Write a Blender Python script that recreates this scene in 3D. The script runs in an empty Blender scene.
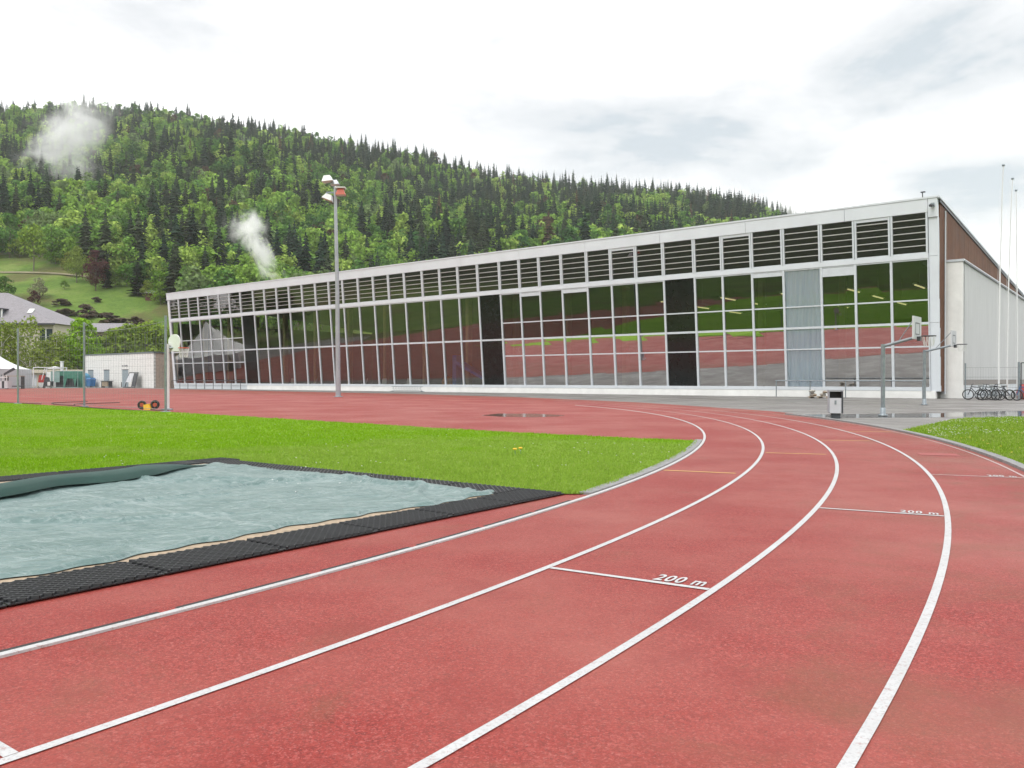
import bpy, math, random
import numpy as np
from math import sin, cos, pi, radians, sqrt, atan2

random.seed(7)
RNG = np.random.default_rng(11)
sc = bpy.context.scene
COL = sc.collection

# ------------------------------------------------------------------ materials
def new_mat(name):
    m = bpy.data.materials.new(name); m.use_nodes = True
    nt = m.node_tree; b = nt.nodes['Principled BSDF']
    return m, nt, b

def N_(nt, typ, **kw):
    n = nt.nodes.new(typ)
    for k, v in kw.items():
        if k in n.inputs.keys(): n.inputs[k].default_value = v
        else: setattr(n, k, v)
    return n

def ramp(nt, fac, stops):
    r = nt.nodes.new('ShaderNodeValToRGB')
    el = r.color_ramp.elements
    while len(el) < len(stops): el.new(0.5)
    for e, (p, c) in zip(el, stops):
        e.position = p; e.color = (*c, 1) if len(c) == 3 else c
    nt.links.new(fac, r.inputs[0]); return r.outputs[0]

def noise(nt, scale, detail=4, rough=0.6, coord=None, dist=0.0):
    n = N_(nt, 'ShaderNodeTexNoise'); n.inputs['Scale'].default_value = scale
    n.inputs['Detail'].default_value = detail; n.inputs['Roughness'].default_value = rough
    n.inputs['Distortion'].default_value = dist
    if coord is None:
        coord = N_(nt, 'ShaderNodeTexCoord').outputs['Object']
    nt.links.new(coord, n.inputs['Vector']); return n.outputs['Fac']

def cells(nt, scale, coord=None):
    n = N_(nt, 'ShaderNodeTexVoronoi'); n.inputs['Scale'].default_value = scale
    if coord is None: coord = N_(nt, 'ShaderNodeTexCoord').outputs['Object']
    nt.links.new(coord, n.inputs['Vector'])
    sx = N_(nt, 'ShaderNodeSeparateColor'); nt.links.new(n.outputs['Color'], sx.inputs[0]); return sx.outputs[0]

def mapping(nt, scale=(1, 1, 1), rot=(0, 0, 0), out='Object'):
    t = N_(nt, 'ShaderNodeTexCoord'); mp = N_(nt, 'ShaderNodeMapping')
    mp.inputs['Scale'].default_value = scale; mp.inputs['Rotation'].default_value = rot
    nt.links.new(t.outputs[out], mp.inputs['Vector']); return mp.outputs[0]

def mix(nt, fac, a, b, mode='MIX'):
    m = N_(nt, 'ShaderNodeMix', data_type='RGBA', blend_type=mode)
    for sock, v in ((m.inputs[0], fac), (m.inputs[6], a), (m.inputs[7], b)):
        if isinstance(v, (int, float)): sock.default_value = v
        elif isinstance(v, tuple): sock.default_value = (*v, 1) if len(v) == 3 else v
        else: nt.links.new(v, sock)
    return m.outputs[2]

def bump(nt, b, height, strength=0.3, dist=0.01):
    n = N_(nt, 'ShaderNodeBump'); n.inputs['Strength'].default_value = strength
    n.inputs['Distance'].default_value = dist
    nt.links.new(height, n.inputs['Height']); nt.links.new(n.outputs[0], b.inputs['Normal'])

def simple(name, c, rough=0.5, metal=0.0, var=0.12, scale=3.0, spec=0.5):
    m, nt, b = new_mat(name)
    f = noise(nt, scale, 5)
    lo = tuple(x * (1 - var) for x in c); hi = tuple(min(1, x * (1 + var)) for x in c)
    nt.links.new(ramp(nt, f, [(0.3, lo), (0.7, hi)]), b.inputs['Base Color'])
    b.inputs['Roughness'].default_value = rough; b.inputs['Metallic'].default_value = metal
    b.inputs['Specular IOR Level'].default_value = spec
    return m

M = {}
def mat_track():
    m, nt, b = new_mat('track_rubber')
    ob = N_(nt, 'ShaderNodeTexCoord').outputs['Object']
    g = noise(nt, 150, 2, 0.7, ob); g2 = noise(nt, 52, 3, 0.75, ob); g3 = noise(nt, 17, 4, 0.7, ob)
    big = noise(nt, 0.35, 5, 0.6, ob); mid = noise(nt, 1.6, 5, 0.65, ob); wear = noise(nt, 0.9, 6, 0.7, ob, 0.8)
    v1 = cells(nt, 165, ob); v2 = cells(nt, 80, ob)
    c = ramp(nt, v1, [(0.0, (0.071, 0.0065, 0.0049)), (0.22, (0.204, 0.0163, 0.0120)), (0.6, (0.288, 0.0277, 0.0205)), (0.88, (0.354, 0.0506, 0.0374)), (1.0, (0.44, 0.17, 0.155))])
    c = mix(nt, 0.45, c, ramp(nt, v2, [(0.0, (0.089, 0.0082, 0.0064)), (0.30, (0.221, 0.0180, 0.0134)), (0.78, (0.301, 0.0310, 0.0233)), (1.0, (0.46, 0.12, 0.105))]))
    c = mix(nt, 0.12, c, ramp(nt, g3, [(0.32, (0.168, 0.0131, 0.0099)), (0.68, (0.319, 0.0449, 0.0339))]))
    # worn, paler rubber in patches
    c = mix(nt, ramp(nt, big, [(0.40, (0, 0, 0)), (0.66, (0.6, 0.6, 0.6))]), c, (0.340, 0.0969, 0.0731))
    # moss and dust stains, thickest along the outer kerb
    dv = N_(nt, 'ShaderNodeVectorMath', operation='DISTANCE'); nt.links.new(ob, dv.inputs[0]); dv.inputs[1].default_value = (CX, CY, 0)
    mr = N_(nt, 'ShaderNodeMapRange'); mr.inputs['From Min'].default_value = R + 2.3; mr.inputs['From Max'].default_value = R + 5.0
    mr.inputs['To Max'].default_value = 0.17; nt.links.new(dv.outputs['Value'], mr.inputs[0])
    ad = N_(nt, 'ShaderNodeMath', operation='ADD'); nt.links.new(wear, ad.inputs[0]); nt.links.new(mr.outputs[0], ad.inputs[1])
    st = ramp(nt, ad.outputs[0], [(0.56, (0, 0, 0)), (0.78, (0.62, 0.62, 0.62))])
    c = mix(nt, st, c, (0.168, 0.0612, 0.0282))
    c = mix(nt, ramp(nt, mid, [(0.30, (0.5, 0.5, 0.5)), (0.48, (0, 0, 0))]), c, (0.212, 0.0228, 0.0176))
    nt.links.new(c, b.inputs['Base Color'])
    nt.links.new(ramp(nt, big, [(0.35, (0.60,) * 3), (0.7, (0.48,) * 3)]), b.inputs['Roughness'])
    b.inputs['Specular IOR Level'].default_value = 0.3
    bump(nt, b, v1, 0.7, 0.006)
    return m
CX, CY, R = -37.03, 29.07, 42.65
M['track'] = mat_track()

def mat_paint(name, c, wearc, lo=0.30, hi=0.42, sc_=26):
    m, nt, b = new_mat(name)
    f = noise(nt, sc_, 6, 0.75); v = cells(nt, 110); w = noise(nt, 2.2, 5, 0.7)
    dk = tuple(x * 0.72 for x in c)
    cc = mix(nt, ramp(nt, v, [(0.0, (0.8,) * 3), (0.35, (0, 0, 0))]), c, dk)
    cc = mix(nt, ramp(nt, w, [(0.40, (0.45,) * 3), (0.6, (0, 0, 0))]), cc, tuple(x * 0.8 for x in c))
    cc = mix(nt, ramp(nt, f, [(lo, (0.8,) * 3), (hi, (0, 0, 0))]), cc, wearc)
    nt.links.new(cc, b.inputs['Base Color']); b.inputs['Roughness'].default_value = 0.55
    bump(nt, b, v, 0.5, 0.004); return m
M['line'] = mat_paint('white_line_paint', (0.50, 0.50, 0.505), (0.33, 0.21, 0.20), 0.35, 0.44)
M['line_worn'] = mat_paint('worn_white_line_paint', (0.50, 0.46, 0.45), (0.34, 0.085, 0.075), 0.38, 0.56)
M['line_old'] = mat_paint('faded_line_paint', (0.42, 0.26, 0.25), (0.33, 0.07, 0.06), 0.42, 0.62)
M['yellow_line'] = mat_paint('yellow_line_paint', (0.66, 0.40, 0.11), (0.48, 0.20, 0.09), 0.34, 0.5, 9)
M['pink_patch'] = mat_paint('repair_patch', (0.33, 0.055, 0.048), (0.29, 0.05, 0.043), 0.3, 0.5, 9)

def dry_mask(nt):
    # paler, trodden turf in the corner between sand pit and bend, and in loose patches
    ob = N_(nt, 'ShaderNodeTexCoord').outputs['Object']
    dv = N_(nt, 'ShaderNodeVectorMath', operation='DISTANCE'); nt.links.new(ob, dv.inputs[0]); dv.inputs[1].default_value = (1.2, 11.0, 0)
    mr = N_(nt, 'ShaderNodeMapRange'); mr.inputs['From Min'].default_value = 0.5; mr.inputs['From Max'].default_value = 9.0; mr.inputs['To Min'].default_value = 0.62; mr.inputs['To Max'].default_value = 0.0
    nt.links.new(dv.outputs['Value'], mr.inputs[0])
    n = noise(nt, 0.55, 6, 0.7, ob, 0.6); n2 = noise(nt, 0.16, 4, 0.6, mapping(nt, (1, 2.2, 1), (0, 0, radians(40))), 0.4)
    a = N_(nt, 'ShaderNodeMath', operation='MULTIPLY_ADD'); nt.links.new(n, a.inputs[0]); a.inputs[1].default_value = 0.9; nt.links.new(mr.outputs[0], a.inputs[2])
    b2 = N_(nt, 'ShaderNodeMath', operation='MULTIPLY_ADD'); nt.links.new(n2, b2.inputs[0]); b2.inputs[1].default_value = 0.8; nt.links.new(a.outputs[0], b2.inputs[2])
    return ramp(nt, b2.outputs[0], [(0.86, (0, 0, 0)), (1.0, (0.35,) * 3)])

def mat_soil(name, cols):
    m, nt, b = new_mat(name)
    dry = dry_mask(nt)
    f = noise(nt, 1.3, 6, 0.7); g = noise(nt, 40, 4, 0.8); s = noise(nt, 0.12, 3, 0.5)
    c = ramp(nt, f, [(0.3, cols[0]), (0.55, cols[1]), (0.75, cols[2])])
    c = mix(nt, ramp(nt, g, [(0.3, (0.7,) * 3), (0.6, (0, 0, 0))]), c, cols[3])
    c = mix(nt, ramp(nt, s, [(0.4, (0, 0, 0)), (0.65, (0.6,) * 3)]), c, cols[2])
    c = mix(nt, dry, c, (0.30, 0.37, 0.10))
    nt.links.new(c, b.inputs['Base Color']); b.inputs['Roughness'].default_value = 0.8
    b.inputs['Specular IOR Level'].default_value = 0.15
    bump(nt, b, g, 1.0, 0.04); return m
M['turf'] = mat_soil('turf_ground', [(0.15, 0.31, 0.012), (0.205, 0.40, 0.016), (0.28, 0.44, 0.04), (0.11, 0.22, 0.012)])
M['turf_dry'] = mat_soil('verge_ground', [(0.13, 0.22, 0.03), (0.18, 0.28, 0.04), (0.24, 0.31, 0.06), (0.10, 0.14, 0.03)])

def mat_blade(name, cols):
    m = bpy.data.materials.new(name); m.use_nodes = True; nt = m.node_tree
    nt.nodes.clear(); out = N_(nt, 'ShaderNodeOutputMaterial')
    g = N_(nt, 'ShaderNodeNewGeometry')
    c = ramp(nt, g.outputs['Random Per Island'], [(0.0, cols[0]), (0.45, cols[1]), (0.85, cols[2]), (1.0, cols[3])])
    big = noise(nt, 0.9, 5, 0.65)
    c = mix(nt, ramp(nt, big, [(0.35, (0.5,) * 3), (0.6, (0, 0, 0))]), c, cols[1])
    c = mix(nt, dry_mask(nt), c, (0.33, 0.40, 0.12))
    d = N_(nt, 'ShaderNodeBsdfDiffuse'); t = N_(nt, 'ShaderNodeBsdfTranslucent'); mx = N_(nt, 'ShaderNodeMixShader')
    mx.inputs[0].default_value = 0.35
    nt.links.new(c, d.inputs[0]); nt.links.new(c, t.inputs[0])
    nt.links.new(d.outputs[0], mx.inputs[1]); nt.links.new(t.outputs[0], mx.inputs[2])
    nt.links.new(mx.outputs[0], out.inputs[0]); return m
M['blade'] = mat_blade('grass_blade', [(0.16, 0.30, 0.012), (0.215, 0.40, 0.016), (0.27, 0.45, 0.03), (0.38, 0.46, 0.12)])
M['blade_verge'] = mat_blade('verge_blade', [(0.13, 0.24, 0.02), (0.21, 0.35, 0.03), (0.31, 0.44, 0.06), (0.48, 0.48, 0.22)])

def mat_asphalt():
    m, nt, b = new_mat('wet_asphalt')
    g = noise(nt, 60, 4, 0.8); f = noise(nt, 0.25, 6, 0.65, dist=0.6); w = noise(nt, 0.5, 5, 0.6)
    c = ramp(nt, f, [(0.3, (0.135, 0.125, 0.118)), (0.55, (0.20, 0.19, 0.18)), (0.75, (0.26, 0.245, 0.23))])
    c = mix(nt, ramp(nt, g, [(0.3, (0.6,) * 3), (0.55, (0, 0, 0))]), c, (0.10, 0.095, 0.09))
    nt.links.new(c, b.inputs['Base Color'])
    nt.links.new(ramp(nt, w, [(0.4, (0.7,) * 3), (0.62, (0.38,) * 3)]), b.inputs['Roughness'])
    bump(nt, b, g, 0.6, 0.01); return m
M['asphalt'] = mat_asphalt()
M['gravel'] = simple('gravel_ground', (0.27, 0.25, 0.235), 0.85, var=0.35, scale=30)
M['kerb'] = simple('kerb_concrete', (0.22, 0.22, 0.22), 0.75, var=0.25, scale=8)
M['edge_dark'] = simple('edge_shade', (0.03, 0.028, 0.028), 0.8)  # near-black colour standing in for shade along the inner line

def mat_water():
    m, nt, b = new_mat('puddle_water')
    b.inputs['Base Color'].default_value = (0.13, 0.125, 0.12, 1); b.inputs['Roughness'].default_value = 0.05
    b.inputs['Specular IOR Level'].default_value = 0.9
    bump(nt, b, noise(nt, 3, 2), 0.02, 0.005); return m
M['water'] = mat_water()
def mat_shallow():
    m, nt, b = new_mat('shallow_water')
    b.inputs['Base Color'].default_value = (0.20, 0.10, 0.08, 1); b.inputs['Roughness'].default_value = 0.10
    b.inputs['Specular IOR Level'].default_value = 0.35; return m
M['shallow'] = mat_shallow()
M['sand'] = simple('sand', (0.34, 0.265, 0.185), 0.9, var=0.25, scale=20)

def mat_tarp():
    m, nt, b = new_mat('tarpaulin')
    ob = N_(nt, 'ShaderNodeTexCoord').outputs['Object']
    def ridged(sc_, mp_, det=3, dist=0.4):
        n = noise(nt, sc_, det, 0.6, mp_, dist)
        a = N_(nt, 'ShaderNodeMath', operation='SUBTRACT'); nt.links.new(n, a.inputs[0]); a.inputs[1].default_value = 0.5
        q = N_(nt, 'ShaderNodeMath', operation='ABSOLUTE'); nt.links.new(a.outputs[0], q.inputs[0]); return q.outputs[0]
    st = noise(nt, 1.2, 7, 0.75, mapping(nt, (1.5, 3.0, 3), (0, 0, radians(30))), 0.8)
    sk = noise(nt, 3.4, 7, 0.82, mapping(nt, (1.5, 3.6, 3), (0, 0, radians(-20))), 1.2)
    cr = ridged(1.5, mapping(nt, (1.0, 1.5, 1), (0, 0, radians(25))), 4, 0.9); cr2 = ridged(4.2, mapping(nt, (1.0, 1.4, 1), (0, 0, radians(-35))), 3, 0.8)
    fine = noise(nt, 190, 2, 0.6, ob); big = noise(nt, 0.6, 4, 0.6, ob)
    c = ramp(nt, st, [(0.36, (0.080, 0.144, 0.137)), (0.48, (0.114, 0.182, 0.175)), (0.58, (0.141, 0.209, 0.201)), (0.68, (0.179, 0.243, 0.236))])
    c = mix(nt, ramp(nt, cr, [(0.0, (0.6,) * 3), (0.022, (0, 0, 0))]), c, (0.228, 0.293, 0.285))
    c = mix(nt, ramp(nt, sk, [(0.54, (0, 0, 0)), (0.60, (0.75,) * 3)]), c, (0.281, 0.342, 0.338))  # pale flecks: wet highlights painted into the sheet colour
    c = mix(nt, ramp(nt, big, [(0.4, (0, 0, 0)), (0.7, (0.3,) * 3)]), c, (0.095, 0.163, 0.160))
    # welded seams across the sheet
    sp = N_(nt, 'ShaderNodeSeparateXYZ'); nt.links.new(mapping(nt, (1, 1, 1), (0, 0, radians(-53.13))), sp.inputs[0])
    pp = N_(nt, 'ShaderNodeMath', operation='PINGPONG'); nt.links.new(sp.outputs[0], pp.inputs[0]); pp.inputs[1].default_value = 1.15
    c = mix(nt, ramp(nt, pp.outputs[0], [(0.0, (0.55,) * 3), (0.022, (0.55,) * 3), (0.026, (0, 0, 0))]), c, (0.220, 0.281, 0.274))
    nt.links.new(c, b.inputs['Base Color']); b.inputs['Roughness'].default_value = 0.36
    b.inputs['Specular IOR Level'].default_value = 0.45
    prev = None
    for hgt, st_, di in ((cr, 0.8, 0.10), (cr2, 0.45, 0.03), (fine, 0.3, 0.004)):
        n = N_(nt, 'ShaderNodeBump'); n.inputs['Strength'].default_value = st_; n.inputs['Distance'].default_value = di
        nt.links.new(hgt, n.inputs['Height'])
        if prev: nt.links.new(prev, n.inputs['Normal'])
        prev = n.outputs[0]
    nt.links.new(prev, b.inputs['Normal'])
    return m
M['tarp'] = mat_tarp()
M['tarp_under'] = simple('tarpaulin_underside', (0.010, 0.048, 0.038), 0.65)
M['rubber'] = simple('black_rubber', (0.011, 0.012, 0.014), 0.5, var=0.3, scale=14)
M['white_wall'] = simple('white_render', (0.74, 0.745, 0.74), 0.7, var=0.07, scale=1.2)
M['white_panel'] = simple('white_cladding', (0.62, 0.66, 0.71), 0.45, var=0.05, scale=0.6)
M['frame'] = simple('aluminium_frame', (0.58, 0.62, 0.67), 0.4, 0.1, var=0.06)
M['slat'] = simple('louvre_blade', (0.50, 0.50, 0.51), 0.4, 0.2, var=0.08)
M['steel'] = simple('galvanised_steel', (0.25, 0.285, 0.31), 0.42, 0.55, var=0.18, scale=6)
M['pole'] = simple('grey_pole', (0.36, 0.38, 0.42), 0.4, 0.3, var=0.1)
M['dark_steel'] = simple('dark_steel', (0.06, 0.065, 0.075), 0.45, 0.3)
M['white_pole'] = simple('white_pole', (0.68, 0.69, 0.70), 0.35, var=0.05)
M['white_plastic'] = simple('white_plastic', (0.66, 0.67, 0.66), 0.4, var=0.06)
M['orange'] = simple('orange_steel', (0.55, 0.10, 0.05), 0.45)
M['red'] = simple('red_cover', (0.42, 0.05, 0.045), 0.5)
M['rust_red'] = simple('red_lamp_housing', (0.45, 0.09, 0.05), 0.5)
M['yellow'] = simple('yellow_paint', (0.75, 0.45, 0.02), 0.4)
M['tyre'] = simple('tyre_rubber', (0.02, 0.02, 0.02), 0.7)
M['blue'] = simple('blue_plastic', (0.03, 0.14, 0.34), 0.4)
M['slide_blue'] = simple('slide_blue', (0.04, 0.17, 0.62), 0.5)
M['slide_orange'] = simple('ball_orange', (0.70, 0.25, 0.03), 0.5)
M['pale_blue'] = simple('pale_blue_plastic', (0.09, 0.30, 0.46), 0.4)
M['green_net'] = simple('green_netting', (0.05, 0.19, 0.14), 0.7)
M['pale_green'] = simple('pale_green_sheet', (0.24, 0.36, 0.34), 0.6)
M['grey_door'] = simple('grey_door', (0.27, 0.32, 0.36), 0.5)
M['beige'] = simple('beige_render', (0.50, 0.46, 0.37), 0.8, var=0.1)
M['roof_tile'] = simple('grey_violet_tiles', (0.235, 0.222, 0.24), 0.7, var=0.15, scale=2)
M['dark_win'] = simple('dark_window', (0.03, 0.045, 0.055), 0.12)
M['wood_pale'] = simple('weathered_timber', (0.30, 0.24, 0.18), 0.8, var=0.4, scale=7)
M['stone'] = simple('grey_stone', (0.38, 0.36, 0.33), 0.85, var=0.3, scale=9)
M['bark'] = simple('tree_bark', (0.13, 0.11, 0.09), 0.9, var=0.35, scale=4)
M['birch_bark'] = simple('birch_bark', (0.52, 0.50, 0.46), 0.8, var=0.45, scale=5)
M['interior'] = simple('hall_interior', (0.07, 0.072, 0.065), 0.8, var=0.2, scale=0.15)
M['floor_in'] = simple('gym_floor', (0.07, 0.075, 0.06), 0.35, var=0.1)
M['tan_column'] = simple('tan_column', (0.36, 0.32, 0.18), 0.6)
M['black_panel'] = simple('black_panel', (0.008, 0.010, 0.010), 0.10, var=0.2, spec=0.3)
M['brush'] = simple('dry_brushwood', (0.085, 0.06, 0.042), 0.95, var=0.5, scale=1.0)
M['ink'] = simple('dark_lettering', (0.05, 0.06, 0.08), 0.6)
M['tent'] = simple('white_tent_canvas', (0.78, 0.79, 0.80), 0.6, var=0.04)
M['tent_side'] = simple('grey_tent_wall', (0.50, 0.51, 0.54), 0.6, var=0.06)
M['hut_wall'] = simple('hut_boards', (0.10, 0.035, 0.03), 0.8)
M['path'] = simple('earth_path', (0.19, 0.17, 0.10), 0.9, var=0.3, scale=0.3)
M['cable'] = simple('thin_wire', (0.22, 0.23, 0.24), 0.6)
M['cable_dark'] = simple('dark_rope', (0.09, 0.05, 0.05), 0.8)

def mat_brick():
    m, nt, b = new_mat('painted_block_wall')
    br = N_(nt, 'ShaderNodeTexBrick'); nt.links.new(mapping(nt, (1, 1, 1), (radians(90), 0, 0)), br.inputs['Vector'])
    br.inputs['Scale'].default_value = 1.0; br.inputs['Brick Width'].default_value = 0.5; br.inputs['Row Height'].default_value = 0.28
    br.inputs['Mortar Size'].default_value = 0.018
    br.inputs['Color1'].default_value = (0.74, 0.74, 0.73, 1); br.inputs['Color2'].default_value = (0.68, 0.68, 0.67, 1)
    br.inputs['Mortar'].default_value = (0.55, 0.55, 0.54, 1)
    st = noise(nt, 0.5, 5)
    c = mix(nt, ramp(nt, st, [(0.55, (0, 0, 0)), (0.8, (0.3,) * 3)]), br.outputs[0], (0.60, 0.55, 0.50))
    nt.links.new(c, b.inputs['Base Color']); b.inputs['Roughness'].default_value = 0.75; return m
M['block'] = mat_brick()
M['pink_brick'] = simple('pinkish_block', (0.50, 0.40, 0.34), 0.8, var=0.15, scale=3)

def mat_wood():
    m, nt, b = new_mat('brown_timber_cladding')
    v = mapping(nt, (1, 6, 0.5)); f = noise(nt, 2.2, 6, 0.7, v); s = noise(nt, 0.35, 4)
    c = ramp(nt, f, [(0.3, (0.075, 0.028, 0.012)), (0.55, (0.15, 0.058, 0.025)), (0.75, (0.23, 0.10, 0.045))])
    c = mix(nt, ramp(nt, s, [(0.45, (0, 0, 0)), (0.7, (0.5,) * 3)]), c, (0.08, 0.042, 0.028))
    nt.links.new(c, b.inputs['Base Color']); b.inputs['Roughness'].default_value = 0.75; return m
M['timber'] = mat_wood()

def mat_metal_sheet():
    m, nt, b = new_mat('grey_sheet_cladding')
    v = mapping(nt, (0.5, 3, 0.15)); f = noise(nt, 1.5, 5, 0.6, v)
    nt.links.new(ramp(nt, f, [(0.3, (0.52, 0.53, 0.54)), (0.7, (0.60, 0.61, 0.62))]), b.inputs['Base Color'])
    b.inputs['Roughness'].default_value = 0.5; return m
M['sheet'] = mat_metal_sheet()

def mat_glass(name, refl, tint, through):
    m = bpy.data.materials.new(name); m.use_nodes = True; nt = m.node_tree
    nt.nodes.clear(); out = N_(nt, 'ShaderNodeOutputMaterial')
    gl = N_(nt, 'ShaderNodeBsdfGlossy'); gl.inputs['Roughness'].default_value = 0.012
    gl.inputs['Color'].default_value = (*tint, 1)
    tr = N_(nt, 'ShaderNodeBsdfTransparent'); tr.inputs['Color'].default_value = (*through, 1)
    fr = N_(nt, 'ShaderNodeFresnel'); fr.inputs['IOR'].default_value = 1.5
    mp = N_(nt, 'ShaderNodeMapRange'); mp.inputs['From Min'].default_value = 0.04; mp.inputs['From Max'].default_value = 1.0
    mp.inputs['To Min'].default_value = refl; mp.inputs['To Max'].default_value = 1.0
    nt.links.new(fr.outputs[0], mp.inputs[0])
    bp = N_(nt, 'ShaderNodeBump'); bp.inputs['Strength'].default_value = 0.05; bp.inputs['Distance'].default_value = 0.02
    nt.links.new(noise(nt, 0.55, 2), bp.inputs['Height']); nt.links.new(bp.outputs[0], gl.inputs['Normal'])
    mx = N_(nt, 'ShaderNodeMixShader'); nt.links.new(mp.outputs[0], mx.inputs[0])
    nt.links.new(tr.outputs[0], mx.inputs[1]); nt.links.new(gl.outputs[0], mx.inputs[2])
    nt.links.new(mx.outputs[0], out.inputs[0]); return m
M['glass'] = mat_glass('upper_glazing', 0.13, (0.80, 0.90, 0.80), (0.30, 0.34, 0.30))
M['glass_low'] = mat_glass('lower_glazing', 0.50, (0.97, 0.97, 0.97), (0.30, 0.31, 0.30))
M['glass_dim'] = mat_glass('dim_glazing', 0.19, (0.93, 0.93, 0.90), (0.72, 0.73, 0.70))
M['glass_louvre'] = mat_glass('louvre_glazing', 0.2, (0.88, 0.84, 0.84), (0.2, 0.2, 0.2))

def mat_curtain():
    m, nt, b = new_mat('pale_blue_curtain')
    v = mapping(nt, (9, 1, 0.2)); f = noise(nt, 1.0, 3, 0.5, v)
    nt.links.new(ramp(nt, f, [(0.3, (0.66, 0.76, 0.86)), (0.7, (0.80, 0.88, 0.95))]), b.inputs['Base Color'])
    b.inputs['Roughness'].default_value = 0.7; return m
M['curtain'] = mat_curtain()

def mat_emit(name, c, s):
    m, nt, b = new_mat(name); b.inputs['Base Color'].default_value = (*c, 1)
    b.inputs['Emission Color'].default_value = (*c, 1); b.inputs['Emission Strength'].default_value = s; return m
M['tube'] = mat_emit('lit_tube', (1.0, 0.84, 0.45), 0.8)

def mat_leaf(name, mode):
    m = bpy.data.materials.new(name); m.use_nodes = True; nt = m.node_tree
    nt.nodes.clear(); out = N_(nt, 'ShaderNodeOutputMaterial')
    if mode == 'attr': c = N_(nt, 'ShaderNodeAttribute', attribute_name='tint').outputs['Color']
    else: c = N_(nt, 'ShaderNodeObjectInfo').outputs['Color']
    g = N_(nt, 'ShaderNodeNewGeometry')
    var = ramp(nt, g.outputs['Random Per Island'], [(0.0, (0.62,) * 3), (0.5, (1.0,) * 3), (1.0, (1.45, 1.4, 1.25))])
    c = mix(nt, 1.0, c, var, 'MULTIPLY')
    d = N_(nt, 'ShaderNodeBsdfDiffuse'); t = N_(nt, 'ShaderNodeBsdfTranslucent'); mx = N_(nt, 'ShaderNodeMixShader')
    mx.inputs[0].default_value = 0.28
    nt.links.new(c, d.inputs[0]); nt.links.new(c, t.inputs[0])
    nt.links.new(d.outputs[0], mx.inputs[1]); nt.links.new(t.outputs[0], mx.inputs[2])
    nt.links.new(mx.outputs[0], out.inputs[0]); return m
M['leaf'] = mat_leaf('leaves', 'obj')
M['leaf_mass'] = mat_leaf('forest_leaves', 'attr')

# ------------------------------------------------------------------ mesh helpers
def tag(o, label=None, cat=None, group=None, kind=None):
    if label: o['label'] = label
    if cat: o['category'] = cat
    if group: o['group'] = group
    if kind: o['kind'] = kind
    return o

def empty(name, loc=(0, 0, 0), rz=0.0, label=None, cat=None, group=None):
    o = bpy.data.objects.new(name, None); COL.objects.link(o)
    o.location = loc; o.rotation_euler = (0, 0, rz); o.empty_display_size = 0.2
    return tag(o, label, cat, group)

def copy_tree(o, parent=None):
    c = o.copy(); COL.objects.link(c); c.parent = parent
    for ch in [x for x in bpy.data.objects if x.parent == o]: copy_tree(ch, c)
    return c

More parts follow.
